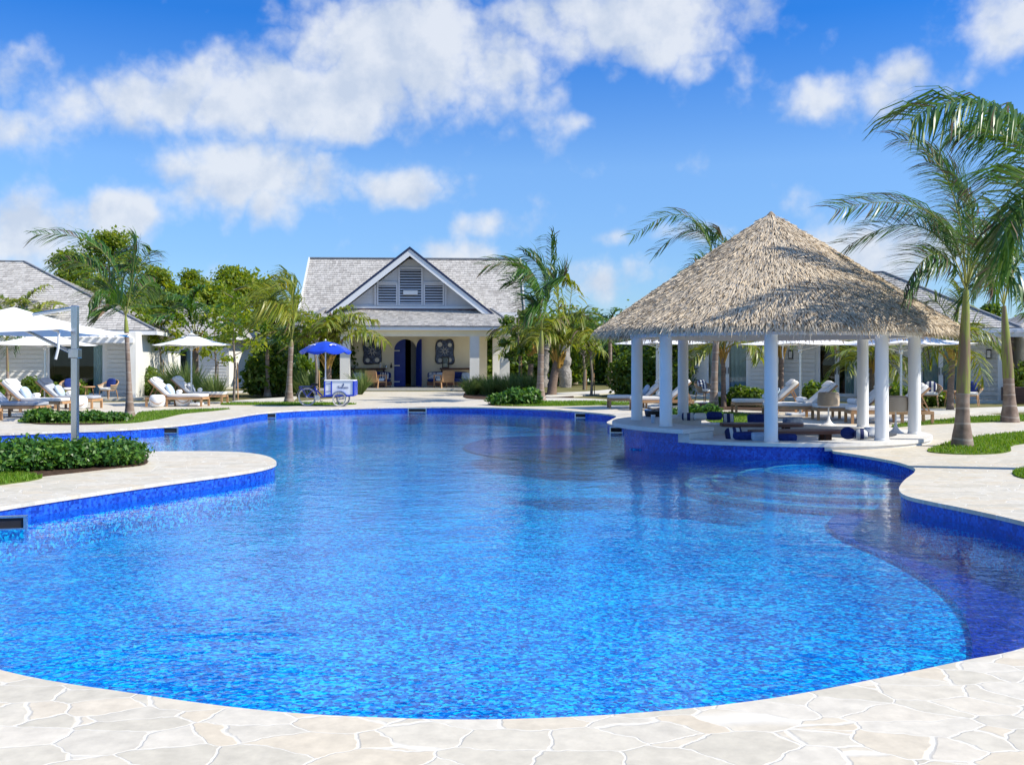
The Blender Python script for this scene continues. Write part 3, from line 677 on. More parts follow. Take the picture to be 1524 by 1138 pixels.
# ================================================================== ROOFS
def clip(poly, x0, x1, y0, y1):
    def cut(P, f, inter):
        o = []
        for i in range(len(P)):
            a, b = P[i-1], P[i]; fa, fb = f(a), f(b)
            if fb >= 0:
                if fa < 0: o.append(inter(a, b, fa, fb))
                o.append(b)
            elif fa >= 0: o.append(inter(a, b, fa, fb))
        return o
    it = lambda a, b, fa, fb: (a[0]+(b[0]-a[0])*fa/(fa-fb), a[1]+(b[1]-a[1])*fa/(fa-fb))
    P = poly
    for f in (lambda p: p[0]-x0, lambda p: x1-p[0], lambda p: p[1]-y0, lambda p: y1-p[1]):
        P = cut(P, f, it)
        if len(P) < 3: return []
    return P
def shingles(mb, poly3, course=.21, wid=.19, seed=1, eps=.0):
    """real overlapping shingles on a planar convex slope; first edge of poly3 is the eave"""
    rg = random.Random(seed); P = [Vector(p) for p in poly3]
    u = (P[1]-P[0]).normalized(); n = None
    for i in range(2, len(P)):
        n = u.cross(P[i]-P[0])
        if n.length > 1e-4: break
    n.normalize()
    if n.z < 0: n = -n
    v = n.cross(u)
    if v.z < 0: v = -v
    Q = [((p-P[0]).dot(u), (p-P[0]).dot(v)) for p in P]
    umin = min(q[0] for q in Q); umax = max(q[0] for q in Q); vmax = max(q[1] for q in Q)
    j = 0; y = 0
    while y < vmax:
        x = umin - rg.random()*wid; y1 = y+course
        while x < umax:
            w_ = wid*rg.uniform(.6, 1.5); jit = rg.uniform(-.012,.012); tk = rg.uniform(.020,.034)
            c = clip(Q, x+.004, x+w_-.004, y+jit, y1+jit+.02)
            if len(c) >= 3:
                vs = []
                for (a, b) in c:
                    h = .004 + tk*(1-(b-y-jit)/(course+.02)); vs.append(P[0]+u*a+v*b+n*(h+eps))
                k = len(vs)
                # front edge thickness
                low = [i for i in range(k) if abs(c[i][1]-(y+jit)) < 1e-5]
                fs = [tuple(range(k))]
                if len(low) == 2:
                    a, b = low; vs += [vs[a]-n*tk, vs[b]-n*tk]; fs.append((a, b, k+1, k))
                mb.add(vs, fs)
            x += w_
        y = y1; j += 1
def clap(mb, x0, x1, z0, z1, y, step=.19, d=.018, flip=1):
    z = z0
    while z < z1-.01:
        t = min(z+step, z1)
        t2 = t-.035; mb.add([(x0,y-d*flip,z),(x1,y-d*flip,z),(x1,y-d*.7*flip,t2),(x0,y-d*.7*flip,t2),(x0,y,t2),(x1,y,t2)], [(0,1,2,3),(3,2,5,4)])
        mb.add([(x0,y,z),(x1,y,z),(x1,y-d*flip,z),(x0,y-d*flip,z)], [(0,1,2,3)])
        z = t

# ================================================================== BUNGALOWS
def bungalow(name, label, origin, yaw, L, D, bays, fins, ridge, rz, eave=2.95, pergola=(), over=.55, lamps=(), seed=5, curt=(), pd=2.0):
    """front wall along local x at y=0 (pool side is -y); bays: (x0,x1,'door'|'wall')"""
    b = thing(name, label, 'bungalow', (*origin, 0), yaw)
    H = eave-.12
    wm = MB()
    x = 0
    doors = sorted(q for q in bays if q[2] == 'door')
    edges = [0] + [e for q in doors for e in (q[0], q[1])] + [L]
    for i in range(0, len(edges), 2):
        if edges[i+1]-edges[i] > .02:
            wm.boxb(edges[i], edges[i+1], 0, .2, .1, H); sm_ = MB(); clap(sm_, edges[i]+.12, edges[i+1]-.12, .22, H-.25, -.002, d=.045); sm_.build('siding', M['siding'], b)
    for q in doors: wm.boxb(q[0], q[1], 0, .2, 2.42, H)
    wm.boxb(0, .2, .2, D, .1, H); wm.boxb(L-.2, L, .2, D, .1, H); wm.boxb(.2, L-.2, D-.2, D, .1, H)
    wm.build('wall', M['plaster'], b)
    MB().boxb(-.3, L+.3, -pd-.3, D+.2, -.03, .1).build('plinth', M['path'], b)
    for fx in fins:
        MB().boxb(fx-.13, fx+.13, -pd+.1, -.001, .1, H).build('fin_wall', M['plaster'], b)
    for di, q in enumerate(doors):
        d = link(bpy.data.objects.new('sliding_door', None), b); d.location = ((q[0]+q[1])/2, .06, .1)
        wd = q[1]-q[0]; fm = MB()
        for xx in (-wd/2, -.09, .0, wd/2-.09): fm.boxb(xx, xx+.09, -.04, .04, .0, 2.318)
        for xa, xb in ((-wd/2+.09,-.09),(.09,wd/2-.09)):
            fm.boxb(xa, xb, -.038, .038, 0, .12); fm.boxb(xa, xb, -.038, .038, 2.22, 2.318)
        # the frame replaces the empty as the part: door > pane, handle, curtain
        bpy.data.objects.remove(d)
        d = fm.build('sliding_door', M['white'], b, loc=((q[0]+q[1])/2, .06, .1))
        for xa, xb in ((-wd/2+.09,-.09),(.09,wd/2-.09)):
            MB().boxb(xa, xb, -.006, .006, .12, 2.22).build('pane', M['glass'], d)
        for s in (-1,1): MB().boxb(s*.06-.012+.045*0, s*.06+.012, -.09, -.04, .95, 1.25).build('handle', M['black'], d)
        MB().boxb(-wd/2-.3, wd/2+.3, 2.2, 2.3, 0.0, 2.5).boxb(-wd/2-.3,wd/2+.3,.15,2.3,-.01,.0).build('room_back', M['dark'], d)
        if di in curt:
            cm = MB(); n = 44
            for (xa, xb) in ((-wd/2+.1, -.1),(.1, wd/2-.1)):
                P = [(xa+(xb-xa)*k/n, .16+.045*math.sin(k*1.7)+.02*math.sin(k*.6)) for k in range(n+1)]
                cm.wall(P, .02, 2.25, closed=False)
            cm.build('curtain', M['curtain'], d, smooth=70)
        else:
            cm = MB(); P = [(wd/2-.5+.38*k/14, .16+.04*math.sin(k*1.7)) for k in range(15)]
            cm.wall(P, .02, 2.25, closed=False); cm.build('curtain', M['curtain'], d, smooth=70)
    # hip roof
    o = over; E = eave
    A_, B_, C_, D_ = (-o,-o,E), (L+o,-o,E), (L+o,D+o,E), (-o,D+o,E)
    r0, r1 = (ridge[0], D/2, rz), (ridge[1], D/2, rz)
    rm = MB()
    shingles(rm, [A_,B_,r1,r0] if ridge[1]-ridge[0] > .05 else [A_,B_,r0], .21, .19, seed)
    shingles(rm, [B_,C_,r1], .21, .19, seed+1)
    shingles(rm, [D_,A_,r0], .21, .19, seed+2)
    rm.add([C_,D_,r0,r1], [(0,1,2,3)]); 
    low = [Vector(p)-Vector((0,0,.03)) for p in (A_,B_,C_,D_,r0,r1)]
    rm.add(low, [(0,1,5,4),(1,2,5),(2,3,4,5),(3,0,4),(3,2,1,0)])
    roof = rm.build('roof', M['shingle'], b)
    hm = MB()
    for a, c in ((B_,r1),(A_,r0),(r0,r1)):
        if (Vector(a)-Vector(c)).length > .1: hm.bar(Vector(a)+Vector((0,0,.05)), Vector(c)+Vector((0,0,.05)), .12, .06)
    hm.build('ridge_cap', M['ridge'], roof)
    gm_ = MB(); gm_.boxb(-o-.06, L+o+.06, -o-.10, -o-.005, E-.19, E-.02); gm_.boxb(L+o+.005, L+o+.10, -o-.1, D+o, E-.19, E-.02); gm_.boxb(-o-.10,-o-.005,-o-.1,D+o,E-.19,E-.02)
    gm_.build('gutter', M['white'], roof)
    MB().boxb(-o-.05, L+o+.05, -o-.11, -o-.012, E-.018, E+.012).build('drip_edge', M['ridge'], roof)
    for (x0, x1) in pergola:
        pm = MB(); pm.boxb(x0, x1, -pd, -pd+.12, 2.38, 2.6)
        k = x0+.1
        while k < x1-.05:
            pm.boxb(k, k+.09, -pd-.25, -.21, 2.602, 2.74); k += .34
        pm.build('pergola', M['white'], b)
    for (lx, ly) in lamps:
        l = MB().boxb(lx-.09, lx+.09, ly-.14, ly-.001, 1.72, 2.10).build('wall_lamp', M['black'], b)
        MB().boxb(lx-.065, lx+.065, ly-.15, ly-.143, 1.76, 2.05).build('lamp_glass', M['cushion'], l)
    return b
# left, facing the pool; its right-hand corner shows at the picture's left
bungalow('guest_bungalow', 'white bungalow with a grey hipped shingle roof behind the left loungers', (-30.9, 41.6), R(10), 15.0, 10.5,
         [(11.0,13.35,'door'),(2.5,5.8,'door')], [0.13, 8.9, 14.87], (6.2, 8.6), 6.35, pergola=[(9.0,14.9),(0.2,8.8)], lamps=[(14.55,0)], seed=11)
bungalow('guest_cottage', 'small white cottage with a pyramid shingle roof half hidden behind the left trees', (-22.6, 61.0), R(-4), 5.6, 6.0,
         [(1.6,3.4,'door')], [], (2.4, 2.45), 5.3, eave=3.1, seed=21)
bungalow('guest_bungalow', 'long shaded white bungalow with a grey hipped roof behind the pavilion', (7.3, 47.0), R(-26), 14.1, 9.0,
         [(1.8,3.7,'door'),(6.75,8.35,'door'),(10.9,12.5,'door')], [.13, 5.15, 9.55, 13.97], (5.4, 9.0), 5.75, pergola=[(.2,5.0),(5.3,9.4),(9.7,13.8)],
         lamps=[(5.6,0),(9.85,-.0),(13.5,0)], seed=31, curt=(0,2))
bungalow('guest_bungalow', 'farther grey-roofed bungalow at the right edge behind the slim royal palm', (23.2, 46.5), R(-14), 12, 9.0,
         [(2.2,5.0,'door')], [.13, 6.0], (4.6, 7.6), 5.3, pergola=[(.2,5.9)], seed=41)

# ================================================================== MAIN HOUSE
hs = thing('pool_house', 'cream pool house with a louvred white gable, shingle roofs and an arched blue door', 'house', (-5.83, 56.5, 0), R(3))
# local: x from gable centre, y from porch front going away, z up
yb = 4.3
def hb(name, mat, *boxes, parent=None, bevel=0):
    m = MB()
    for q in boxes: m.boxb(*q)
    return m.build(name, mat, parent or hs, bevel=bevel)
hb('porch_floor', M['path'], (-6.6,6.0,-.3,yb,-.02,.1))
ax0, ax1, atop = -1.06, .30, 2.95
def arch_wall():
    m = MB(); r = (ax1-ax0)/2; cx = (ax0+ax1)/2; zc = atop-r
    arcp = [(cx-r*math.cos(math.pi*k/20), zc+r*math.sin(math.pi*k/20)) for k in range(21)]
    out_ = [(-5.3,.1),(ax0,.1)] + arcp + [(ax1,.1),(4.55,.1),(4.55,3.2),(-5.3,3.2)]
    tr = tessellate_polygon([[Vector((p[0],p[1],0)) for p in out_]])
    for y in (yb, yb+.25): m.add([(p[0],y,p[1]) for p in out_], [t for t in tr])
    m.add([(p[0],y,p[1]) for p in out_ for y in (yb,yb+.25)], [(2*i,2*i+1,2*((i+1)%len(out_))+1,2*((i+1)%len(out_))) for i in range(len(out_))])
    return m
arch_wall().build('wall', M['cream'], hs)
hb('side_wall', M['cream'], (-5.3,-5.05,yb+.251,yb+6,.1,4.3), (4.30,4.55,yb+.251,yb+6,.1,4.3), (-5.04,4.29,yb+5.8,yb+6,.1,4.3))
hb('inner_wall', M['greywhite'], (-.15,1.6,yb+2.2,yb+2.3,.1,3.0))
hb('inner_floor', M['dark'], (-5.0,4.25,yb+.26,yb+5.7,.05,.095), (-5.0,4.25,yb+5.6,yb+5.75,.1,3.2),(-5.0,4.25,yb+.26,yb+5.59,3.21,3.25))
def leaf(sgn_):
    r = (ax1-ax0)/2-.01; sp = atop-.12-r; m = MB(); n = 12
    pts = [(0,0),(r,0)] + [(r+r*math.cos(math.pi/2*(1+k/n)), sp+r*math.sin(math.pi/2*(1+k/n))) for k in range(n+1)]
    k = len(pts)
    V_ = [(sgn_*p[0], y, p[1]) for p in pts for y in (0,.06)]
    m.add(V_, [tuple(range(0,2*k,2)), tuple(range(1,2*k,2))[::-1]] + [(2*i,2*i+1,2*((i+1)%k)+1,2*((i+1)%k)) for i in range(k)])
    return m
dl = leaf(1).build('door', M['bluedoor'], hs, loc=(ax0+.005, yb+.06, .11))
for z in (.25, 1.22, 2.12): MB().boxb(0,.34,-.03,-.004,z,z+.06).build('hinge_strap', M['white'], dl)
dr = leaf(-1).build('door', M['bluedoor'], hs, loc=(ax1+.02, yb-.05, .11)); dr.rotation_euler = (0,0,R(118))
MB().boxb(-.58,-.55,.07,.11,.95,1.05).build('handle', M['steel'], dr)
# columns and beam
for (x, y) in ((-3.02-.5,0),(3.73,0)):
    hb('column', M['plaster'], (x-.27,x+.27,y+.02,y+.56,.1,3.02))
for (x, y) in ((5.45,.3),(5.15,yb-.5),(-5.3,.3),(-4.9,yb-.5)):
    hb('column', M['plaster'], (x-.27,x+.27,y,y+.54,.1,3.02))
hb('porch_beam', M['cream'], (-6.0,5.85,0,.58,3.021,3.36), (5.2,5.85,.581,yb,3.021,3.36), (-6.0,-5.4,.581,yb,3.021,3.36))
hb('porch_ceiling', M['cream'], (-5.39,5.19,.581,yb,3.25,3.30))
eb = hb('porch_fascia', M['white'], (-6.25,6.0,-.42,-.30,3.36,3.56),(5.88,6.0,-.299,yb,3.36,3.56),(-6.25,-6.13,-.299,yb,3.36,3.56))
hb('porch_soffit', M['white'], (-6.12,5.87,-.299,yb,3.362,3.40))
pr = MB()
pe, pz = 3.57, 4.72
a0, b0 = (-6.3,-.45,pe), (6.05,-.45,pe)
a1, b1 = (-5.0,3.2,pz), (4.75,3.2,pz)
shingles(pr, [a0,b0,b1,a1], .20, .18, 51)
shingles(pr, [b0,(6.05,5.0,pe),b1], .20, .18, 52); shingles(pr, [(-6.3,5.0,pe),a0,a1], .20, .18, 53)
pr.add([(p[0],p[1],p[2]-.02) for p in (a0,b0,b1,a1,(6.05,5.0,pe),(-6.3,5.0,pe))], [(0,1,2,3),(1,4,2),(5,0,3)])
pr = pr.build('porch_roof', M['shingle'], hs)
hcap = MB(); hcap.bar(Vector(b0)+Vector((0,0,.05)), Vector(b1)+Vector((0,0,.05)), .14, .06); hcap.bar(Vector(a0)+Vector((0,0,.05)), Vector(a1)+Vector((0,0,.05)), .14, .06)
hcap.build('ridge_cap', M['ridge'], pr)
MB().boxb(-6.32,6.07,-.47,-.43,3.545,3.585).build('drip_edge', M['navy'], pr)
# main roof: ridge along x, gable ends
ry, rzz, ez = 8.0, 8.15, 4.55
ey = 3.7
mr = MB()
shingles(mr, [(-6.6,ey,ez),(6.75,ey,ez),(6.75,ry,rzz),(-6.6,ry,rzz)], .20, .18, 61)
mr.add([(-6.6,ey,ez-.02),(6.75,ey,ez-.02),(6.75,ry,rzz-.02),(-6.6,ry,rzz-.02),(6.75,ry+4.3,ez),(-6.6,ry+4.3,ez)], [(0,1,2,3),(2,4,5,3)])
mr = mr.build('roof', M['shingle'], hs)
rk = MB()
for x in (-6.65, 6.8):
    rk.bar((x,ey-.02,ez-.03),(x,ry,rzz-.03), .09, .30); rk.bar((x,ry,rzz-.03),(x,ry+4.3,ez-.03), .09, .30)
rk.build('rake_board', M['greywhite'], mr)
MB().boxb(-6.62,6.77,ry-.12,ry+.12,rzz+.0,rzz+.08).build('ridge_cap', M['ridge'], mr)
MB().boxb(-6.6,6.9,ey-.15,ey-.01,ez-.30,ez+.0).build('gutter', M['white'], mr)
hb('upper_wall', M['cream'], (-6.3,6.3,ey+.25,ey+.45,3.4,4.5),(-6.3,-6.1,ey+.451,ry+4,3.4,4.5),(6.1,6.3,ey+.451,ry+4,3.4,4.5))
MB().add([(x,y,z) for x in (-6.2,6.2) for (y,z) in ((ey+.5,4.5),(ry,rzz-.3),(ry+4,4.5))], [(0,1,2),(3,4,5)]).build('end_wall', M['cream'], hs)
# front gable
gy = 3.0
ghw, gb, gap = 3.62, 4.80, 8.05
ga = hb('gable_sill', M['white'], (-3.75,3.75,gy-.10,gy+.1,4.72,4.86))
hb('gable_trim', M['redtrim'], (-4.4,4.4,gy-.06,gy+.1,4.56,4.715))
gw = MB()
zz = 4.86
while zz < gap-.45:
    t = min(zz+.17, gap-.4); hwid = max(0.05, (gap-.30-t)/((gap-4.38)/4.7))
    hwb = min(3.75, max(.05, (gap-.30-zz)/((gap-4.38)/4.7))); hwid = min(3.75, hwid)
    gw.add([(-hwb,gy+.05,zz),(hwb,gy+.05,zz),(hwid,gy+.075,t),(-hwid,gy+.075,t)], [(0,1,2,3)]); zz = t
gw.build('gable_wall', M['greywhite'], hs)
def louvre(x0, x1, z0, z1):
    f = MB(); q = .09
    f.boxb(x0,x0+q,gy-.03,gy+.05,z0,z1); f.boxb(x1-q,x1,gy-.03,gy+.05,z0,z1); f.boxb(x0+q,x1-q,gy-.03,gy+.05,z0,z0+q); f.boxb(x0+q,x1-q,gy-.03,gy+.05,z1-q,z1)
    fr_ = f.build('louvre_window', M['greywhite'], hs)
    s_ = MB(); z = z0+q+.03
    while z < z1-q-.06:
        s_.add([(x0+q,gy-.02,z),(x1-q,gy-.02,z),(x1-q,gy+.035,z+.085),(x0+q,gy+.035,z+.085)], [(0,1,2,3)]); z += .16
    s_.build('slats', M['greywhite'], fr_)
    MB().boxb(x0+q,x1-q,gy+.036,gy+.045,z0+q,z1-q).build('backing', M['dark'], fr_)
louvre(-.72,.72,4.90,7.15); louvre(-1.98,-.76,4.90,6.20); louvre(.76,1.98,4.90,6.20)
for q in ((-2.12,-2.02,gy-.05,gy+.04,4.87,6.1),(2.02,2.12,gy-.05,gy+.04,4.87,6.1),(-1.98,-.76,gy-.05,gy+.04,6.22,6.30),(.76,1.98,gy-.05,gy+.04,6.22,6.30)): hb('gable_batten', M['greywhite'], q)
gl_ = MB().boxb(-.42,.42,gy-.14,gy-.045,5.55,5.78).build('gable_light', M['white'], hs)
grf = MB()
gd = 8.5
for s in (-1,1):
    e0, e1, p1, p0 = (s*4.75,2.2,4.36), (s*4.75,gd,4.36), (0,gd,gap+.12), (0,2.2,gap+.12)
    shingles(grf, [e0,e1,p1,p0], .2, .18, 71+s)
    grf.add([(q[0],q[1],q[2]-.03) for q in (e0,e1,p1,p0)], [(0,1,2,3)])
grf = grf.build('gable_roof', M['shingle'], hs)
rb = MB(); rc = MB()
for s in (-1,1):
    d_ = Vector((s*4.75,0,4.36-gap-.12)).normalized()
    a = Vector((0,2.2,gap+.0)); b = Vector((s*4.80,2.2,4.24)); 
    nn = Vector((-d_.z*s,0,d_.x*s)); nn = nn if nn.z > 0 else -nn
    def strip(m, lo, hi, y0, y1):
        vs = []
        for y in (y0, y1):
            for P_ in ((a,lo),(b,lo),(b,hi),(a,hi)):
                q = P_[0]+nn*P_[1]; 
                if P_[0] is a: q = Vector((0, 0, (P_[0]+Vector((0,0,P_[1]/abs(nn.z)))).z))
                vs.append((q.x, y, q.z))
        m.add(vs, [(0,1,2,3),(7,6,5,4),(0,4,5,1),(1,5,6,2),(2,6,7,3),(3,7,4,0)])
    strip(rb, -.24, .06, 2.06, 2.19); strip(rc, .065, .18, 2.02, 2.20)
rb.build('rake_board', M['white'], grf); rc.build('rake_edge', M['navy'], grf)
# two cream soffit returns beside the gable
hb('gable_return', M['cream'], (3.76,4.3,gy-.08,gy+.2,4.72,5.2), (-4.3,-3.76,gy-.08,gy+.2,4.72,5.2))
hb('downpipe', M['white'], (4.60,4.70,2.3,2.4,3.9,4.3))

# furniture on the porch (world places from the house frame)
HM = Matrix.Translation((-5.83,56.5,0)) @ Matrix.Rotation(R(3),4,'Z')
def H(x, y, z=.1): p = HM @ Vector((x,y,z)); return (p.x,p.y,p.z)
def console(label, x, wd):
    t = thing('console_table', label, 'console', H(x, yb-.32), R(3), 'dark consoles on the porch')
    MB().boxb(-wd/2,wd/2,-.26,.26,1.02,1.12).build('tabletop', M['darkwood'], t)
    for s in (-1,1):
        for y in (-.2,.14): MB().boxb(s*(wd/2-.12)-.04, s*(wd/2-.12)+.04, y, y+.08, 0, 1.018).build('leg', M['darkwood'], t)
console('dark wood console on the porch left of the blue door', -2.55, 2.05)
console('dark wood console on the porch right of the blue door', 2.75, 2.1)
def sofa(label, x, wd):
    t = thing('sofa', label, 'sofa', H(x, yb-1.05), R(3), 'low sofas on the porch')
    MB().boxb(-wd/2,wd/2,-.35,.35,.08,.30).build('base', M['tablewood'], t)
    MB().cushion((0,-.03,.40),(wd-.06,.72,.20),None,6).build('seat_cushion', M['navyclo'], t, smooth=50)
    MB().cushion((0,.28,.68),(wd-.06,.18,.44),None,6).build('back_cushion', M['navyclo'], t, smooth=50)
sofa('low navy sofa under the left wall mosaic', -2.35, 2.4); sofa('low navy sofa under the right wall mosaic', 2.2, 2.5)
def pp(label, x, y, z, d, mat, rz=0, tilt=-20): 
    pillow(label, H(x,y,z), d, R(3+rz), R(tilt), mat, 'cushion', 'cushion')
pp('blue cushion at the left end of the left porch sofa', -3.1, yb-1.2, .72, (.5,.18,.46), M['blueclo'])
pp('patterned cushion beside the blue cushion on the left porch sofa', -2.55, yb-1.22, .70, (.5,.18,.44), M['pattern'], 5)
pp('striped cushion at the right end of the left porch sofa', -1.55, yb-1.2, .72, (.5,.18,.46), M['stripe'], -4)
pp('white leaf print cushion on the right porch sofa by the door', 1.3, yb-1.2, .72, (.48,.18,.46), M['pattern'], -6)
pp('blue cushion between two print cushions on the right porch sofa', 1.75, yb-1.2, .72, (.46,.18,.46), M['blueclo'])
pp('white print cushion in the middle of the right porch sofa', 2.3, yb-1.25, .70, (.5,.18,.42), M['pattern'], 8)
pp('pale blue cushion at the right end of the right porch sofa', 3.25, yb-1.2, .72, (.46,.18,.44), M['blueclo'], -5)
def armchair(label, x, y, rz):
    t = thing('armchair', label, 'armchair', H(x,y), R(rz), 'wooden porch armchairs'); t.scale = (1.2,1.2,1.2)
    # faces +y (towards the wall); back towards camera
    MB().cushion((0,.02,.40),(.60,.62,.15),None,6).build('seat', M['blueclo'], t, smooth=50)
    MB().cushion((0,-.30,.62),(.66,.07,.58),Matrix.Rotation(R(10),4,'X'),8).build('backrest', M['teak'], t, smooth=50)
    for s in (-1,1):
        MB().bar((s*.34,-.34,.60),(s*.34,.36,.60),.06,.04).build('armrest', M['teak'], t)
        MB().bar((s*.34,.34,.0),(s*.34,.34,.58),.05).build('leg', M['teak'], t)
        MB().bar((s*.34,-.36,.0),(s*.34,-.28,.58),.05).build('leg', M['teak'], t)
    MB().boxb(-.31,.31,-.30,.34,.26,.32).build('seat_frame', M['teak'], t)
armchair('wooden armchair with pale blue seat before the left porch sofa', -1.85, .9, -28)
armchair('wooden armchair with pale blue seat before the right porch sofa', 2.0, .95, 34)
def lantern(label, x):
    t = thing('lantern', label, 'lantern', H(x, yb-.35, 1.222))
    m = MB(); m.boxb(-.2,.2,-.2,.2,0,.05); m.boxb(-.2,.2,-.2,.2,.62,.68)
    for sx in (-1,1):
        for sy in (-1,1): m.boxb(sx*.18-.02, sx*.18+.02, sy*.18-.02, sy*.18+.02, .05,.62)
    m.build('frame', M['bronze'], t); MB().boxb(-.15,.15,-.15,.15,.051,.619).build('pane', M['glass'], t)
    MB().lathe([(0,.052),(.07,.052),(.07,.26),(0,.265)],14).build('candle', M['cushion'], t, smooth=40)
lantern('dark square lantern with a candle on the right porch console', 2.05)
for i, (x, h, mt, lb) in enumerate(((-1.85,.34,'white','tall white vase on the left porch console'),(-1.62,.26,'glass','clear bottle next to the tall vase on the left console'),(-1.5,.22,'steel','small steel vase among the bottles on the left console'),(-1.0-.6+.4,.30,'bronze','thin bronze bottle at the right end of the left console'))):
    o = MB().lathe([(0,0),(.06,0),(.07,h*.4),(.03,h*.75),(.03,h),(.02,h),(.0,h*.9)],14).build('vase', M[mt], smooth=50); o.location = H(x-.0, yb-.35, 1.222); tag(o, lb, 'vase')
# framed mosaics with wavy outline; plain abstract sea shapes
def mosaic(label, x, seed):
    rg = random.Random(seed)
    t = thing('wall_mosaic', label, 'mosaic', H(x, yb-.03, 2.18), R(3))
    n = 80; w_, h_ = .58, .76
    def outl(sc):
        pts = []
        for k in range(n):
            th = 2*math.pi*k/n; c, s = math.cos(th), math.sin(th); e = 4
            l = (abs(c)**e+abs(s)**e)**(-1/e); wob = 1-.05*math.cos(th*4)+.03*math.sin(th*3+seed)+.02*math.sin(th*7)
            pts.append((c*l*w_*wob*sc, s*l*h_*wob*sc))
        return pts
    def slab(pts, y0, y1):
        m = MB(); k = len(pts)
        m.add([(p[0],y,p[1]) for y in (y0,y1) for p in pts], [tuple(range(k)), tuple(range(k,2*k))[::-1]]+[(i,(i+1)%k,k+(i+1)%k,k+i) for i in range(k)])
        return m
    slab(outl(1.0), -.03, 0).build('frame', M['bronze'], t)
    slab(outl(.92), -.045, -.031).build('panel', M['mosaic'], t)
    m = MB()
    for (cx, cz, r) in ((-.3,.45,.17),(.3,.42,.14),(.28,-.48,.16),(-.28,-.5,.15)):
        m.add([(cx+r*(1 if k%2 else .72)*math.cos(2*math.pi*k/24), -.05, cz+r*(1 if k%2 else .72)*math.sin(2*math.pi*k/24)) for k in range(24)], [tuple(range(24))])
    for k in range(9):
        th = 2*math.pi*k/9+seed; a, b = .08, rg.uniform(.25,.42); c, s = math.cos(th), math.sin(th)
        m.add([(a*c-.02*s,-.051,a*s+.02*c+.05),(b*c,-.051,b*s+.05),(a*c+.02*s,-.051,a*s-.02*c+.05)],[(0,1,2)])
    m.build('inlay', M['inlay'], t)
M['mosaic'] = mat_tile('blue grey mosaic', [(.1,(.008,.012,.035)),(.5,(.02,.03,.10)),(.9,(.09,.13,.26))], 14)
M['inlay'] = noisemat('pale shell inlay', (.52,.54,.58), (.80,.79,.74), 12, .4, 0)
mosaic('wavy-edged blue mosaic panel left of the arched door', -2.35, 1); mosaic('wavy-edged blue mosaic panel right of the arched door', 2.0, 4)
# ================================================================== PALMS
def frond_mesh(path, L, n, seed, wide=.035, leafmat='frond', droop=.8, wind=(-.35,0,0), dry=0.0, fan=.6, stemr=.02, roll=0):
    """one pinnate frond along a Bezier (3 points): stalk plus two rows of hanging leaflets"""
    rg = random.Random(seed); a, m_, c = [np.array(p, float) for p in path]
    k_ = 2*m_-.5*(a+c)
    def P(t): return (1-t)**2*a + 2*t*(1-t)*k_ + t*t*c
    def T(t):
        d = 2*(1-t)*(k_-a)+2*t*(c-k_); return d/max(np.linalg.norm(d), 1e-6)
    V = []; Fc = []; mi = []
    ns = 10
    for i in range(ns+1):
        t = i/ns; p = P(t); d = T(t); s = np.cross(d, (0,0,1.0)); s = s/max(np.linalg.norm(s),.05); u = np.cross(s, d); r = stemr*(1-.8*t)
        V += [tuple(p+s*r), tuple(p-u*r), tuple(p-s*r), tuple(p+u*r)]
        if i:
            b = (i-1)*4
            for q in range(4): Fc.append((b+q, b+(q+1)%4, b+4+(q+1)%4, b+4+q)); mi.append(1)
    wnd = np.array(wind); g = np.array((0,0,-1.0))
    t0 = .16
    for i in range(n):
        t = t0 + (1-t0)*(i+rg.random()*.6)/n; t = min(t, .995)
        p = P(t); d = T(t); s = np.cross(d, (0,0,1.0)); ln_ = np.linalg.norm(s)
        s = s/ln_ if ln_ > .2 else np.array((0,1.0,0))
        u = np.cross(s, d)
        cr_, sr_ = math.cos(R(roll)), math.sin(R(roll)); s, u = s*cr_+u*sr_, u*cr_-s*sr_
        prof = math.sin(math.pi*min(1, .18+.70*((t-t0)/(1-t0))**.8))**.6*.85+.15
        for side in (-1, 1):
            l = L*prof*rg.uniform(.8,1.1)
            di = s*side*.85 + d*(fan+rg.uniform(-.15,.25)) + u*.12 + wnd*.6 + np.array([rg.gauss(0,.12) for _ in range(3)])
            di /= np.linalg.norm(di)
            d2 = di + g*droop*rg.uniform(.6,1.1) + wnd*.8; d2 /= np.linalg.norm(d2)
            d3 = d2 + g*droop*rg.uniform(.4,.9) + wnd*.4; d3 /= np.linalg.norm(d3)
            p1 = p+di*l*.36; p2 = p1+d2*l*.34; p3 = p2+d3*l*.30
            nv = np.cross(di, g); nn = np.linalg.norm(nv); nv = nv/nn if nn > .1 else s
            nv = nv*.8 + u*rg.uniform(-.6,.6)
            b = len(V); w_ = wide*rg.uniform(.7,1.2)
            V += [tuple(p-nv*w_*.35), tuple(p+nv*w_*.35), tuple(p1-nv*w_*.5), tuple(p1+nv*w_*.5), tuple(p2-nv*w_*.38), tuple(p2+nv*w_*.38), tuple(p3-nv*w_*.05), tuple(p3+nv*w_*.05)]
            Fc += [(b,b+1,b+3,b+2),(b+2,b+3,b+5,b+4),(b+4,b+5,b+7,b+6)]
            mm = 2 if rg.random() < dry*(.2+1.6*t) else 0
            mi += [mm]*3
    return npmesh('frond', V, Fc, [M[leafmat], M['rachis'], M['dry']], mi)

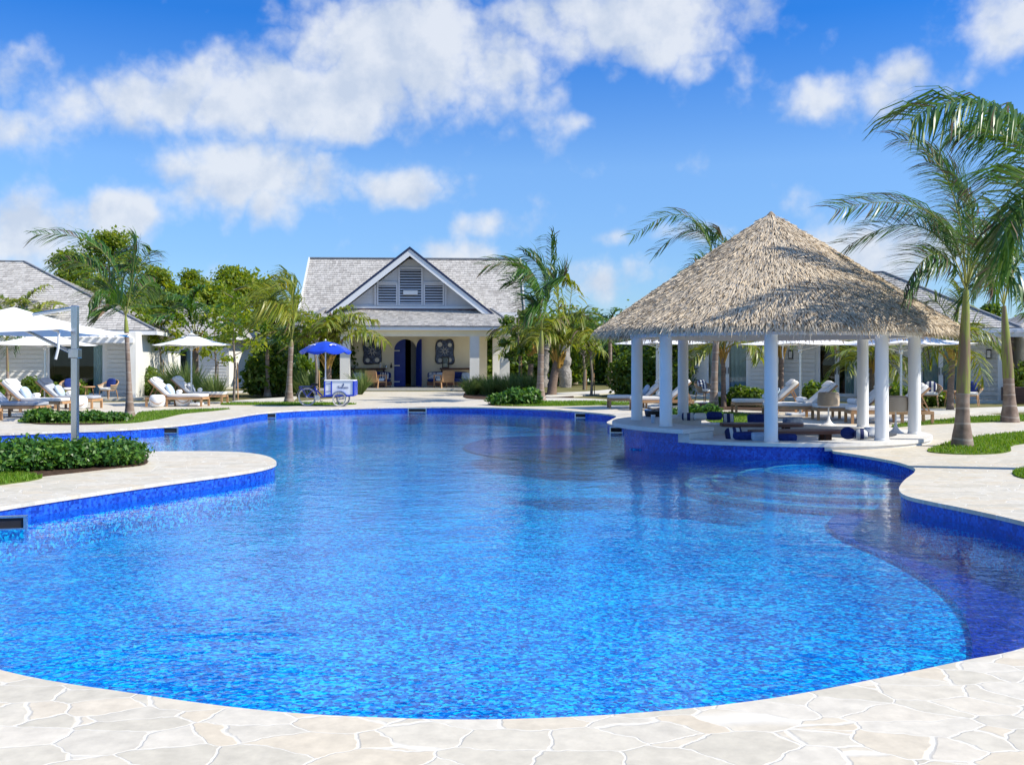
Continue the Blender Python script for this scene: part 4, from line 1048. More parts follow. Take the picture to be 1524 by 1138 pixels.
PALM_R = .62
def auto_paths(n, length, seed, up=(80,-15), wind=.35, base=(0,0,0)):
    rg = random.Random(seed); o = []
    for i in range(n):
        f = i/max(1,n-1); el = R(up[0]+(up[1]-up[0])*f**.9 + rg.uniform(-8,8)); az = i*2.39996 + rg.uniform(-.3,.3)
        l = length*rg.uniform(.85,1.1)*(.8+.2*f)
        h = Vector((math.cos(az), math.sin(az), 0)); d = h*math.cos(el)+Vector((0,0,math.sin(el)))
        b = Vector(base); m = b+d*l*.52+Vector((-wind*.14*l,0,0))
        d2 = h*math.cos(el-R(48))+Vector((0,0,math.sin(el-R(48))))
        e = m+d2*l*.46+Vector((-wind*.42*l,0,-.05*l))
        o.append((tuple(b+d*.05), tuple(m), tuple(e)))
    return o
def trunk_mb(h, r0, r1, lean=(0,0), bulge=0, n=9, sides=14):
    m = MB(); pts = []; rad = []
    for i in range(n+1):
        t = i/n; pts.append((lean[0]*t**1.5, lean[1]*t**1.5, h*t)); rad.append(r1+(r0-r1)*(1-t)**(2.2 if r1 > r0*.55 else 4) *1.0 + bulge*math.exp(-((t-.15)/.2)**2) + (.05*r0 if t == 0 else 0))
    return m.tube(pts, rad, sides)
def palm(label, px, py, top, kind, fronds=None, r0=.2, shaft=0, nf=12, fl=2.4, ll=.55, seed=1, wide=.035, nl=44, up=(80,-15), wind=.4, Y=None, dry=.05, lmat=None, droop=.5, bx=None, roll=48, taper=.5, fan=.6):
    """top = (px,py) of the crown; shaft = fraction of the stem that is green crownshaft"""
    if Y is None: x, Y = G(px, py)
    else: x = (px-762)/F*Y
    t = thing('royal_palm' if kind == 'royal' else 'coconut_palm', label, 'palm tree', (x, Y, 0))
    tp = W(top[0], top[1], Y) - Vector((x, Y, 0))
    H_ = tp.z; th = H_*(1-shaft)
    r0 *= PALM_R; bulge = r0*.12 if kind == 'royal' and taper > .55 else 0
    r1 = r0*taper if kind == 'royal' else r0*.75
    lx = tp.x*(th/H_)**1.5
    trunk_mb(th, r0, r1, (lx, 0), bulge).build('trunk', M['trunk'] if kind == 'royal' else M['coco'], t, smooth=50)
    if shaft:
        m = MB(); pts = []; rad = []
        for i in range(9):
            f = i/8; pts.append((lx+(tp.x-lx)*f, 0, th+(H_-th)*f)); rad.append(r1*(1.04-.16*f-.48*f**2))
        m.tube(pts, rad, 14).build('crownshaft', M['shaft'], t, smooth=50)
    else:
        m = MB(); rg = random.Random(seed)
        for i in range(14):
            a = i*2.4; hgt = rg.uniform(-.42,.0); e = R(rg.uniform(45,75)); l = rg.uniform(.3,.6)
            b = Vector((tp.x+math.cos(a)*r1*.75, math.sin(a)*r1*.75, H_+hgt)); d = Vector((math.cos(a)*math.cos(e), math.sin(a)*math.cos(e), math.sin(e)))
            m.tube([b-Vector((0,0,.12)), b+d*l*.4, b+d*l], [r1*.42, r1*.34, r1*.14], 6)
        m.build('leaf_bases', M['boots'], t, smooth=50)
    paths = auto_paths(nf, fl, seed, up, wind, tuple(tp)) if nf else []
    if fronds:
        for fr_ in fronds:
            pts = []
            for (fx, fy, dy) in fr_: pts.append(tuple(W(fx, fy, Y+dy) - Vector((x, Y, 0))))
            paths.append(tuple(pts))
    lm = lmat or ('frond' if kind == 'royal' else 'cocofrond')
    for i, p in enumerate(paths):
        rl = (roll if i >= nf else 12)*(1 if p[2][0] < p[0][0] else -1)
        link(bpy.data.objects.new('frond', frond_mesh(p, ll, nl, seed*100+i, wide, lm, droop, (-wind,0,0), dry, stemr=.018+.012*(kind != 'royal'), roll=rl, fan=fan)), t)
    return t

palm('big royal palm with a long green shaft on the bright lawn right of the pavilion', 1432, 664, (1438,432), 'royal', shaft=.66, r0=.30, nf=0, ll=.80, nl=100, seed=3, wide=.029, wind=.5, dry=.2, droop=.42, taper=.64, fronds=[
  [(1438,432,0),(1385,318,-.5),(1243,312,-1.2)], [(1438,432,0),(1372,338,.6),(1262,366,1.3)], [(1438,432,0),(1410,268,.2),(1335,206,.4)],
  [(1438,432,0),(1432,300,1.0),(1378,240,1.8)], [(1438,430,0),(1448,320,-.8),(1420,262,-1.6)], [(1438,432,0),(1395,378,-1.2),(1345,432,-1.6)],
  [(1438,432,0),(1478,345,.8),(1502,398,1.3)], [(1438,432,0),(1462,372,-.9),(1478,432,-1.4)], [(1438,430,0),(1425,350,1.6),(1390,330,2.6)]])
palm('nearest royal palm at the right edge, its big green fronds filling the top right corner', 1640, 700, (1588,330), 'royal', shaft=.4, r0=.36, nf=0, fl=2.6, ll=1.2, nl=92, seed=5, wide=.044, wind=.25, dry=.04, droop=1.0, roll=26, fan=.35, taper=.7, up=(60,10), fronds=[
  [(1588,330,0),(1490,168,-.3),(1352,178,-.6)], [(1588,330,0),(1525,220,.8),(1432,196,1.4)], [(1588,330,0),(1535,262,-1.0),(1482,330,-1.6)], [(1588,330,0),(1530,310,.3),(1492,420,.5)], [(1588,330,0),(1560,230,1.4),(1480,160,2.0)]])
palm('slim royal palm with a dark ringed foot near the right edge', 1503, 628, (1494,455), 'royal', shaft=.62, r0=.36, nf=0, ll=.75, nl=66, seed=7, taper=.62, wide=.045, wind=.45, dry=.15, fronds=[
  [(1494,455,0),(1470,365,.4),(1410,352,.8)], [(1494,455,0),(1502,350,-.5),(1470,300,-.9)], [(1494,455,0),(1520,390,.6),(1560,400,1.0)], [(1494,455,0),(1530,370,-.6),(1590,372,-1.2)],
  [(1494,455,0),(1468,398,-.8),(1440,440,-1.2)], [(1494,455,0),(1498,370,1.4),(1500,330,2.4)], [(1494,455,0),(1512,420,1.0),(1530,470,1.6)], [(1494,455,0),(1455,420,1.0),(1420,470,1.5)]])
palm('royal palm with one long arching frond in front of the left bungalow', 193, 620, (187,470), 'royal', shaft=.16, r0=.25, taper=.42, nf=0, ll=.85, nl=72, seed=9, wide=.05, wind=.45, dry=.12, fronds=[
  [(187,470,0),(150,372,-.5),(50,350,-1.0)], [(187,470,0),(140,400,.6),(78,392,1.0)], [(187,470,0),(205,405,.3),(226,372,.6)], 
  [(187,470,0),(198,400,-.8),(200,365,-1.4)], [(187,470,0),(158,428,-1.0),(130,455,-1.6)], [(187,470,0),(210,430,1.0),(232,420,1.8)], [(187,470,0),(172,452,-1.6),(150,470,-2.6)]])
palm('tall royal palm with one upright windswept frond before the right side of the pool house', 804, 596, (806,492), 'royal', shaft=.33, r0=.40, taper=.5, nf=0, ll=1.15, nl=64, seed=11, wide=.075, wind=.55, dry=.1, fronds=[
  [(806,492,0),(818,420,.3),(820,350,.6)], [(806,492,0),(785,405,-.6),(722,396,-1.0)], [(806,492,0),(790,425,.8),(756,420,1.6)], [(806,492,0),(810,415,1.6),(780,378,2.6)],
  [(806,492,0),(820,430,-1.0),(842,410,-1.8)], [(806,492,0),(798,450,-1.4),(780,470,-2.0)], [(806,492,0),(800,420,-2.0),(770,400,-3.2)]])
palm('coconut palm with orange leaf bases right of the tall central royal palm', 821, 588, (831,532), 'coco', nf=9, fl=3.6, ll=1.2, nl=38, seed=13, wide=.09, r0=.40, wind=.2, droop=.9, up=(85,25), fronds=[
  [(831,532,0),(850,440,.5),(842,412,1.0)], [(831,532,0),(862,470,-.6),(885,500,-1.2)], [(831,532,0),(830,440,-1.0),(815,405,-2.0)], [(831,532,0),(868,500,.6),(878,545,1.0)]])
palm('coconut palm partly hidden left of the tall central royal palm', 788, 582, (792,522), 'coco', nf=8, fl=2.9, ll=.9, nl=32, seed=15, wide=.09, r0=.30, wind=.2, up=(80,20))
palm('thin royal palm behind the central coconut palm near the white goal', 855, 572, (856,512), 'royal', shaft=.2, nf=8, fl=4.0, ll=1.3, nl=28, seed=17, wide=.12, r0=.42, wind=.3, up=(60,-5))
palm('slim royal palm on the lawn between the goal and the thatched roof', 908, 574.5, (908,498), 'royal', shaft=.15, nf=8, fl=3.0, ll=1.0, nl=26, seed=19, wide=.10, r0=.40, wind=.4, up=(75,5))
palm('royal palm with swept fronds just left of the blue tricycle', 430, 599, (434,505), 'royal', shaft=.12, r0=.33, taper=.45, nf=0, ll=1.25, nl=46, seed=21, wide=.06, wind=.6, dry=.03, lmat='cocofrond', droop=.8, fronds=[
  [(434,505,0),(440,435,.3),(415,418,.6)], [(434,505,0),(425,440,-.8),(375,432,-1.4)], [(434,505,0),(430,425,1.2),(400,425,2.0)], [(434,505,0),(410,462,.8),(375,490,1.4)], [(434,505,0),(436,450,-1.6),(420,430,-2.6)], [(434,505,0),(415,450,-2.0),(385,455,-2.8)]])
palm('dark-fronded royal palm behind the swept palm left of the tricycle', 398, 590, (398,520), 'royal', shaft=.12, nf=7, fl=3.4, ll=1.0, nl=30, seed=23, wide=.08, r0=.30, wind=.55, up=(75,10))
palm('yellow-green coconut palm behind the blue tricycle', 488, 590, (488,532), 'coco', nf=15, fl=3.7, ll=1.05, nl=42, seed=25, wide=.08, r0=.32, wind=.12, droop=.9, up=(88,38))
palm('coconut palm behind the left square umbrella', 290, 588, (291,505), 'coco', nf=10, fl=3.7, ll=1.0, nl=40, seed=27, wide=.09, r0=.32, wind=.4, up=(88,32), lmat='frond')
palm('short coconut palm before the left bungalow beside the far umbrella pole', 36, 592, (36,512), 'coco', nf=13, fl=3.9, ll=.9, nl=44, seed=29, wide=.07, r0=.26, wind=.1, droop=.8, up=(88,32))
palm('thin brown palm at the far left among the loungers', 12, 600, (10,505), 'royal', shaft=.5, nf=7, fl=2.3, ll=.8, nl=30, seed=31, wide=.06, r0=.16, wind=.3, up=(75,5))
palm('royal palm with a swollen foot seen between the pavilion columns', 1062, 618, (1070,432), 'royal', shaft=.35, r0=.30, nf=0, ll=.75, nl=46, seed=33, wide=.045, wind=.5, dry=.15, fronds=[
  [(1070,432,0),(1030,325,-.4),(942,352,-.8)], [(1070,432,0),(1040,345,.8),(975,378,1.4)], [(1070,432,0),(1060,360,.4),(1020,345,.8)], [(1070,432,0),(1076,362,.2),(1066,345,.5)],
  [(1070,432,0),(1095,370,-.8),(1120,420,-1.2)], [(1070,432,0),(1040,390,1.6),(1010,430,2.4)]])
palm('coconut palm standing close behind the swollen royal palm in the pavilion view', 1077, 606, (1076,520), 'coco', nf=8, fl=2.2, ll=.8, nl=30, seed=35, wide=.07, r0=.16, wind=.3, up=(60,0))
palm('ringed coconut palm just right of the nearest pavilion column', 1162, 603, (1163,515), 'coco', nf=8, fl=2.4, ll=.8, nl=30, seed=37, wide=.07, r0=.20, wind=.3, up=(55,15))
palm('young royal palm with a leaning yellow-green shaft by the dark glass door', 1224, 592, (1213,500), 'royal', shaft=.78, nf=6, fl=2.0, ll=.8, nl=28, seed=39, wide=.06, r0=.15, wind=.3, up=(70,15))
palm('coconut palm with a shaggy crown between the two right-hand pavilion columns', 1298, 597, (1297,538), 'coco', nf=12, fl=2.1, ll=.85, nl=34, seed=41, wide=.06, r0=.19, wind=.1, up=(60,-15))
palm('coconut palm with a dark forked crown behind the big royal palm', 1414, 611, (1418,520), 'coco', nf=9, fl=2.0, ll=.75, nl=36, seed=43, wide=.05, r0=.20, wind=.1, up=(75,-10), fronds=[
  [(1418,520,0),(1395,500,-.4),(1362,545,-.6)], [(1418,520,0),(1450,490,-.4),(1500,515,-.6)], [(1418,520,0),(1400,455,.5),(1368,455,.8)], [(1418,520,0),(1428,450,.4),(1425,425,.8)]])

# ================================================================== BROADLEAF TREES, HEDGES, SHRUBS
def leafcloud(ells, n, size, seed, shell=.55, aspect=.5, upb=.35, zmin=None, jit=.2):
    """n leaves spread through a list of ellipsoids (c, r): small bent diamonds"""
    rs = np.random.RandomState(seed)
    c = np.array([e[0] for e in ells], float); r = np.array([e[1] for e in ells], float)
    wt = (r[:,0]*r[:,1]+r[:,0]*r[:,2]+r[:,1]*r[:,2]); wt /= wt.sum()
    k = rs.choice(len(ells), n, p=wt)
    d = rs.normal(size=(n,3)); d /= np.linalg.norm(d, axis=1)[:,None]
    q = (shell+(1-shell)*rs.rand(n))**.8 * (1+jit*np.clip(rs.normal(size=n),-2,1.2)); q = np.where(rs.rand(n) < .15, q*rs.rand(n), q)
    p = c[k]+d*r[k]*q[:,None]
    nrm = d*.6+rs.normal(size=(n,3))*.6; nrm[:,2] += upb; nrm /= np.linalg.norm(nrm, axis=1)[:,None]
    t = np.cross(nrm, rs.normal(size=(n,3))); t /= np.maximum(np.linalg.norm(t, axis=1)[:,None], 1e-3)
    s = np.cross(nrm, t); L = size*(.6+.8*rs.rand(n))[:,None]
    V = np.stack([p-t*L*.5, p+s*L*aspect*.5-nrm*L*.06, p+t*L*.5-nrm*L*.12, p-s*L*aspect*.5-nrm*L*.06], 1)
    if zmin is not None: V = V[(V[:,:,2].min(axis=1) > zmin)]
    m = len(V)
    return V.reshape(-1,3), np.arange(m*4).reshape(m,4)
def leafobj(name, ells, n, size, seed, mat, parent=None, loc=None, **k):
    V, Fc = leafcloud(ells, n, size, seed, **k)
    o = link(bpy.data.objects.new(name, npmesh(name, V, Fc, [M[mat]])), parent)
    if loc: o.location = loc
    return o
def tree(label, px, Y, base_h, top_py, wpx, n=4200, size=.34, seed=1, mat='leaf_tree', nc=16, tr=.22, low=.35, squash=.8):
    x = (px-762)/F*Y; H_ = EYE+(538-top_py)/F*Y; Wd = wpx/F*Y
    t = thing('broadleaf_tree', label, 'tree', (x, Y, 0))
    rg = random.Random(seed); ells = []; tm = MB()
    tm.tube([(0,0,0),(.1,.05,H_*.25),(rg.uniform(-.3,.3),0,H_*.5),(rg.uniform(-.5,.5),0,H_*.75)], [tr*1.25,tr,tr*.7,tr*.25], 10)
    for i in range(nc):
        a = i*2.4+rg.random(); rr = math.sqrt((i+.5)/nc); zf = low+(1-low)*(rg.random()**.8)
        env = math.sin(math.pi*min(1, (zf-low)/(1-low)*.72+.22))
        rad = Wd*.5*(.20+.22*rg.random())
        ctr = Vector((math.cos(a)*rr*Wd*.44*env, math.sin(a)*rr*Wd*.36*env, H_*zf - rad*.5*squash))
        ells.append((tuple(ctr), (rad*.95, rad*.85, rad*.72*squash)))
        st_ = Vector((0,0,H_*rg.uniform(.2,.5))); mid = (st_+ctr)*.5+Vector((0,0,.06*H_))
        tm.tube([st_, mid, ctr], [tr*.45, tr*.28, tr*.08], 6, cap=False)
        for q in range(2):
            e = ctr+Vector((rg.uniform(-1,1)*rad*.6, rg.uniform(-1,1)*rad*.6, rg.uniform(-.2,.6)*rad*.6)); tm.tube([ctr, e], [tr*.08, tr*.02], 4, cap=False)
    tm.build('trunk', M['bark'], t, smooth=60)
    leafobj('crown', ells, n, size, seed, mat, t, shell=.25, jit=.3)
    return t
TREES = [
 (165,74,342,150,'tallest round olive-green tree rising behind the left bungalow roof'), (105,70,372,110,'broad tree just left of the tallest one behind the bungalow roof'), (235,78,398,110,'round tree right of the tallest one behind the small cottage'),
 (288,82,402,95,'olive tree behind the left square umbrella'), (348,76,392,112,'tall layered tree behind the slim staked sapling'), (405,80,416,100,'bushy tree behind the swept royal palm'),
 (448,84,440,90,'tree at the left gable end of the pool house'), (60,78,398,90,'tree crown showing over the ridge of the left bungalow'), (320,70,425,95,'lower leafy tree in front of the layered one'),
 (262,68,420,90,'lower leafy tree behind the coconut palm and umbrella')]
for i, (px, Y, tp, wd, lb) in enumerate(TREES):
    tree(lb, px, Y, 0, tp, wd*1.15, 14000, .28, 200+i, 'leaf_tree', 38, low=.2)
for i, (px, Y, tp, wd, lb) in enumerate([(875,88,470,60,'low tree behind the coconut palms near the goal'),(772,84,470,70,'leafy tree at the right gable end of the pool house'),(965,82,500,80,'low dark tree left behind the pavilion roof'),
   (1470,70,452,70,'tree top showing over the bungalow roof near the right edge'),(1560,75,440,90,'tree at the right edge behind the farther bungalow'),(925,90,492,60,'low tree between the goal and the pavilion roof')]):
    tree(lb, px, Y, 0, tp, wd, 4200, .34, 240+i, 'leaf_dark', 14, low=.15)
def sapling(label, px, py, top_py, crown, n, size, seed, mat='leaf_tree', r=.05, stake=True, nb=9):
    x, Y = G(px, py); H_ = EYE+(538-top_py)/F*Y
    t = thing('young_tree', label, 'young tree', (x, Y, 0)); rg = random.Random(seed)
    m = MB().tube([(0,0,0),(.05,0,H_*.4),(-.03,0,H_*.75),(0,0,H_)], [r,r*.9,r*.6,r*.15], 8); ells = []
    z0, z1, wd = (EYE+(538-crown[0])/F*Y, EYE+(538-crown[1])/F*Y, crown[2]/F*Y)
    for i in range(nb):
        a = i*2.4; z = z0+(z1-z0)*(i+.5)/nb; rr = wd*.5*rg.uniform(.5,1); e = Vector((math.cos(a)*rr, math.sin(a)*rr, z+.25))
        m.tube([(0,0,z-.15), tuple(e)], [r*.4, r*.1], 5, cap=False); q = wd*.24*rg.uniform(.8,1.3); ells.append((tuple(e), (q, q, q*.7)))
    m.build('trunk', M['bark'], t, smooth=60); leafobj('crown', ells, n, size, seed, mat, t, shell=.2)
    if stake: MB().tube([(.16,.05,0),(.13,.05,H_*.45)], .025, 6).build('stake', M['teak'], t)
sapling('slim staked sapling with a pale bare stem on the left path', 348, 596, 470, (530,420,85), 900, .22, 301, r=.055)
sapling('young dark-leaved tree at the right front corner of the pool house', 772, 586, 460, (545,470,48), 1300, .24, 302, 'leaf_dark', nb=12)
sapling('thin young tree before the small white cottage', 238, 590, 468, (525,468,70), 1000, .22, 303, nb=10)
sapling('second thin young tree right of the small cottage', 320, 584, 480, (545,470,60), 800, .22, 304)
sapling('bare thin staked sapling left of the two by the goal', 869, 580, 512, (530,512,26), 160, .18, 305, r=.09)
sapling('bare thin staked sapling nearest the central lawn by the goal', 880, 588, 515, (530,512,26), 160, .18, 306, r=.07)
sapling('thin staked young tree behind the blue tricycle', 470, 592, 500, (520,480,40), 300, .2, 307, r=.07)

def hedge(label, pts, h, wd, n, size, seed, mat='leaf_dark', name='hedge', cat='hedge', lump=.35, shell=.45):
    """a run of foliage mounds along ground points (px,py)"""
    P = [Vector((*G(*p), 0)) for p in pts]; rg = random.Random(seed); o = P[0]; ells = []
    for i in range(len(P)-1):
        d = (P[i+1]-P[i]).length; k = max(2, int(d/(wd*.55)))
        for j in range(k):
            c = P[i].lerp(P[i+1], (j+.5)/k)-o; s = rg.uniform(1-lump, 1+lump*.6)
            ells.append(((c.x+rg.uniform(-.2,.2)*wd, c.y+rg.uniform(-.2,.2)*wd, h*.42*s), (wd*.62, wd*.62, h*.56*s)))
    ob = leafobj(name, ells, n, size, seed, mat, None, tuple(o), shell=shell, zmin=.01, jit=.08)
    return tag(ob, label, cat)
hedge('glossy green hedge in the near left bed beside the pool walkway', [(-70,705),(30,700),(110,698),(195,688)], .44, .90, 13000, .085, 401, 'leaf_gloss')
hedge('low glossy hedge in the bed before the left loungers and the arching palm', [(52,629),(110,628),(180,627)], .36, .75, 6000, .11, 402, 'leaf_gloss')
hedge('small round glossy shrub on the lawn left of the tall central palm', [(738,603),(768,602.5),(792,602)], .60, .8, 3600, .15, 403, 'leaf_gloss', 'shrub', 'shrub')
hedge('low glossy shrubs round the palm seen between the left pavilion columns', [(1000,622),(1030,622),(1068,624)], .46, .55, 3000, .10, 404, 'leaf_gloss', 'shrub', 'shrub')
hedge('dark shrub row before the left part of the shaded bungalow', [(1075,605),(1105,605),(1135,606)], .72, .8, 4200, .17, 405)
hedge('leafy shrub row before the right part of the shaded bungalow', [(1320,604),(1360,606),(1400,607)], .95, .8, 4200, .16, 406)
hedge('small shrub by the yellow-green palm and the dark glass door', [(1208,601),(1236,601)], .9, .7, 1500, .16, 407, name='shrub', cat='shrub')
hedge('leafy shrub row under the left bungalow windows', [(38,596),(75,596),(120,595)], .95, .9, 4800, .17, 408)
hedge('shrub at the far left edge before the bungalow', [(-20,599),(4,599)], .8, .8, 1200, .16, 409, name='shrub', cat='shrub')
hedge('tall sea grape hedge left of the blue tricycle', [(382,589),(405,588),(440,586)], 3.0, 1.8, 9000, .30, 410)
hedge('tall sea grape hedge left behind the pool house porch', [(440,580),(480,578),(515,577)], 4.2, 2.2, 7000, .34, 411)
hedge('tall sea grape hedge behind the right porch columns', [(690,575),(740,574),(800,574),(860,573)], 5.2, 3.0, 16000, .38, 412)
hedge('dense clipped hedge between the white goal and the pavilion', [(870,569),(920,570.5),(985,573)], 4.4, 3.2, 16000, .36, 413)
hedge('rounded hedge left of the shaded bungalow behind the loungers', [(928,588),(960,589),(1010,590)], 2.3, 1.6, 8000, .22, 414)
hedge('low leafy hedge below the small white cottage', [(218,592),(250,590),(275,589)], 1.3, 1.2, 5000, .2, 415)
hedge('broad hedge across the back left lawn', [(250,563),(330,562.5),(420,562.5),(470,562.5)], 5.0, 4.5, 20000, .5, 416)
hedge('trellis plants by the farther bungalow at the right edge', [(1518,592),(1545,593)], 1.5, .9, 1600, .2, 417, name='shrub', cat='shrub')
# far belt of woodland closing the view
bl = []; rg = random.Random(77)
for i in range(120):
    a = R(-62+124*i/119); d = rg.uniform(112,128); h = rg.uniform(5.5,8.5)
    bl.append(((math.sin(a)*d, math.cos(a)*d, h*.42), (5.0,4.0,h*.58)))
tag(leafobj('woodland', bl, 46000, .8, 78, 'leaf_dark', shell=.5), 'dense far woodland closing off the garden behind the lawns', 'woodland', kind='stuff')

def reed(label, px, py, h, wd, n, seed):
    x, Y = G(px, py); rg = random.Random(seed); V = []; Fc = []
    for i in range(n):
        a = rg.uniform(0,6.283); r = wd*.25*math.sqrt(rg.random()); L = h*rg.uniform(.7,1.15); sp = rg.uniform(.1,.9)
        b = Vector((math.cos(a)*r, math.sin(a)*r, 0)); d = Vector((math.cos(a)*sp, math.sin(a)*sp, 1)).normalized()
        m = b+d*L*.55; e = m+(d+Vector((-.25,0,-.75*sp))).normalized()*L*.5
        s = Vector((-math.sin(a+.7), math.cos(a+.7), 0))*.016
        k = len(V); V += [tuple(b-s), tuple(b+s), tuple(m+s), tuple(m-s), tuple(e+s*.2), tuple(e-s*.2)]; Fc += [(k,k+1,k+2,k+3),(k+3,k+2,k+4,k+5)]
    o = link(bpy.data.objects.new('fountain_grass', npmesh('fountain_grass', V, Fc, [M['reed']]))); o.location = (x, Y, 0)
    return tag(o, label, 'ornamental grass')
for i, a in enumerate([(703,588,.85,1.0,'fountain grass clump at the foot of the right front porch column'),(728,588,.95,1.6,'fountain grass clump second from the porch column'),(752,588,.95,1.4,'fountain grass clump in front of the corner column of the porch'),(778,587,1.0,1.5,'fountain grass clump left of the central palms'),
   (536,587,1.15,.45,'upright fountain grass between the tricycle box and the porch'),(312,594,1.0,1.4,'fountain grass tuft behind the left umbrella pole'),(268,593,1.5,1.8,'large fountain grass clump behind the left pair of loungers'),(1002,603,.35,.8,'dry tuft of grass beside the royal palm in the pavilion view'),(455,590,1.2,1.4,'fountain grass clump behind the tricycle saddle')]):
    reed(a[4], a[0], a[1], a[2], a[3], int(120+330*a[3]), 500+i)
# ================================================================== LOUNGERS
def make_lounger(name, label, mcush, group, back=.0):
    t = thing(name, label, 'sun lounger', (0,0,0), 0, group)
    # foot at local -x, head at +x, backrest raised
    L, Wd, h = 2.05, .78, .34
    f = MB()
    for s in (-1,1): f.boxb(-L/2, L/2, s*Wd/2-.03, s*Wd/2+.03, h-.09, h-.01)
    f.boxb(-L/2, -L/2+.06, -Wd/2+.031, Wd/2-.031, h-.09, h-.01); f.boxb(L/2-.06, L/2, -Wd/2+.031, Wd/2-.031, h-.09, h-.01)
    for k in range(9):
        x = -L/2+.12+k*.145; f.boxb(x, x+.09, -Wd/2+.031, Wd/2-.031, h-.035, h-.012)
    f.build('frame', M['teak'], t)
    for sx in (-L/2+.035, .25, L/2-.035):
        for s in (-1,1): MB().boxb(sx-.035, sx+.035, s*(Wd/2-.005)-.03, s*(Wd/2-.005)+.03, 0, h-.091 if abs(sx)<.5 else h-.012).build('leg', M['teak'], t)
    MB().cushion((-.36,0,h+.05),(1.34,Wd-.03,.11),None,9,10).build('mattress', M[mcush], t, smooth=40)
    a = R(42); Mx = Matrix.Translation((.30,0,h+.02)) @ Matrix.Rotation(-a,4,'Y')
    b = MB(); b.boxb(0,.86,-Wd/2+.01,Wd/2-.01,-.03,.01,Mx); b.build('backrest_frame', M['teak'], t)
    MB().cushion((.43,0,.065),(.88,Wd-.04,.11),Mx,9,10).build('back_cushion', M[mcush], t, smooth=40)
    MB().cushion((.72,0,.15),(.26,Wd-.1,.09),Mx,4,8).build('head_cushion', M[mcush], t, smooth=50)
    st = Mx @ Vector((.6,0,-.03)); MB().bar((st.x,-.2,st.z),(st.x+.22,-.2,h-.04),.03).boxb(st.x+.10,st.x+.13,-.2,.2,(st.z+h-.04)/2-.012,(st.z+h-.04)/2+.012).bar((st.x,.2,st.z),(st.x+.22,.2,h-.04),.03).build('strut', M['teak'], t)
    return t
GL, GR = 'sun loungers on the left terrace', 'sun loungers behind the pavilion'
# (template, centre X, centre Y, rotation; head at left when rotation is 180 degrees)
l0 = make_lounger('sun_lounger', 'sun lounger with pale blue pillow, front one of the pair by the white drum stools', 'cushion', GL)
g0 = make_lounger('sun_lounger', 'grey-cushioned lounger at the far left standing behind the white one, foot by the umbrella pole', 'greycush', GL)
def place(o, cx, cy, rz): o.location = (cx, cy, 0); o.rotation_euler = (0,0,R(rz)); return o
LP = []
place(l0, -12.0, 36.2, 177); LP.append(('L1', l0))
o = dup(l0, (-12.0,38.6,0), R(180), 'sun lounger with a blue pillow, rear one of the pair under the square left umbrella'); LP.append(('L2', o))
o = dup(l0, (-15.3,32.3,0), R(176), 'white-cushioned lounger at the far left with a pale blue pillow and a towel'); LP.append(('L3', o))
place(g0, -15.2, 34.5, 179); LP.append(('L4', g0))
o = dup(g0, (-14.55,29.2,0), R(174), 'grey flat lounger at the left edge, only its foot end in the picture'); LP.append(('L5', o))
o = dup(l0, (-14.95,27.2,0), R(174), 'white lounger cut off by the left picture edge, nearest the pool'); LP.append(('L6', o))
RL = [('front lounger of the pair seen left of the pavilion columns', 4.35, 34.9, 0), ('second lounger of the pair seen between the left pavilion columns', 4.95, 33.4, -2),
      ('lounger with a towel behind the nearest column, left of the grey umbrella pole', 7.9, 31.3, -3), ('lounger just right of the umbrella pole with its back behind the farther rattan lamp', 8.25, 28.8, -4),
      ('lounger between the second and third right-hand columns with a blue towel', 9.35, 27.7, -5), ('rightmost lounger with a raised back beside the last pavilion column', 9.78, 26.2, -6)]
for i, (lb, x, y, rz) in enumerate(RL):
    o = dup(l0, (x,y,0), R(rz), lb); o['group'] = GR; LP.append(('R%d' % (i+1), o))
bpy.context.view_layer.update()
def on(o, lx, ly, lz):
    m = Matrix.Translation(o.location) @ Matrix.Rotation(o.rotation_euler[2],4,'Z'); p = m @ Vector((lx,ly,lz)); return (p.x,p.y,p.z)
def backpillow(o, label, mat, ly=0.0, ax=.16):
    p = MB(); p.cushion((0,0,0),(.16,.44,.44),Matrix.Rotation(R(30),4,'Y'),2.8,8)
    q = p.build('pillow', M[mat], smooth=60); q.location = on(o, ax+.12, ly, .60); q.rotation_euler = (0,0,o.rotation_euler[2]); tag(q, label, 'pillow')
def towel(o, label, lx=-.05, ly=.0, mat='canvas'):
    m = MB(); 
    pts = [(0,-.24,0),(0,-.2,0),(0,.2,0),(0,.24,0)]
    m.tube([(0,y,0) for y in (-.24,-.225,0,.225,.24)], [.055,.075,.08,.075,.055], 14)
    for s in (-1,1):
        sp = [(.065*(1-k/26)*math.cos(k*.6), s*.243, .065*(1-k/26)*math.sin(k*.6)) for k in range(22)]
        m.tube(sp, .008, 4, cap=False)
    q = m.build('rolled_towel', M[mat], smooth=50); q.location = on(o, lx, ly, .34+.105+.075); q.rotation_euler = (0,0,o.rotation_euler[2]+R(12)); tag(q, label, 'towel')
D = dict(LP)
backpillow(D['L1'], 'pale blue pillow on the front lounger by the drum stools', 'blueclo'); towel(D['L1'], 'white rolled towel on the front lounger by the drum stools')
backpillow(D['L2'], 'dusty blue pillow on the rear lounger under the left square umbrella', 'pattern'); towel(D['L2'], 'white rolled towel on the rear lounger under the left square umbrella')
backpillow(D['L3'], 'pale blue pillow on the white far-left lounger', 'blueclo'); towel(D['L3'], 'white rolled towel on the white far-left lounger')
backpillow(D['L4'], 'pale blue pillow on the grey far-left lounger', 'blueclo'); towel(D['L4'], 'white rolled towel on the grey far-left lounger')
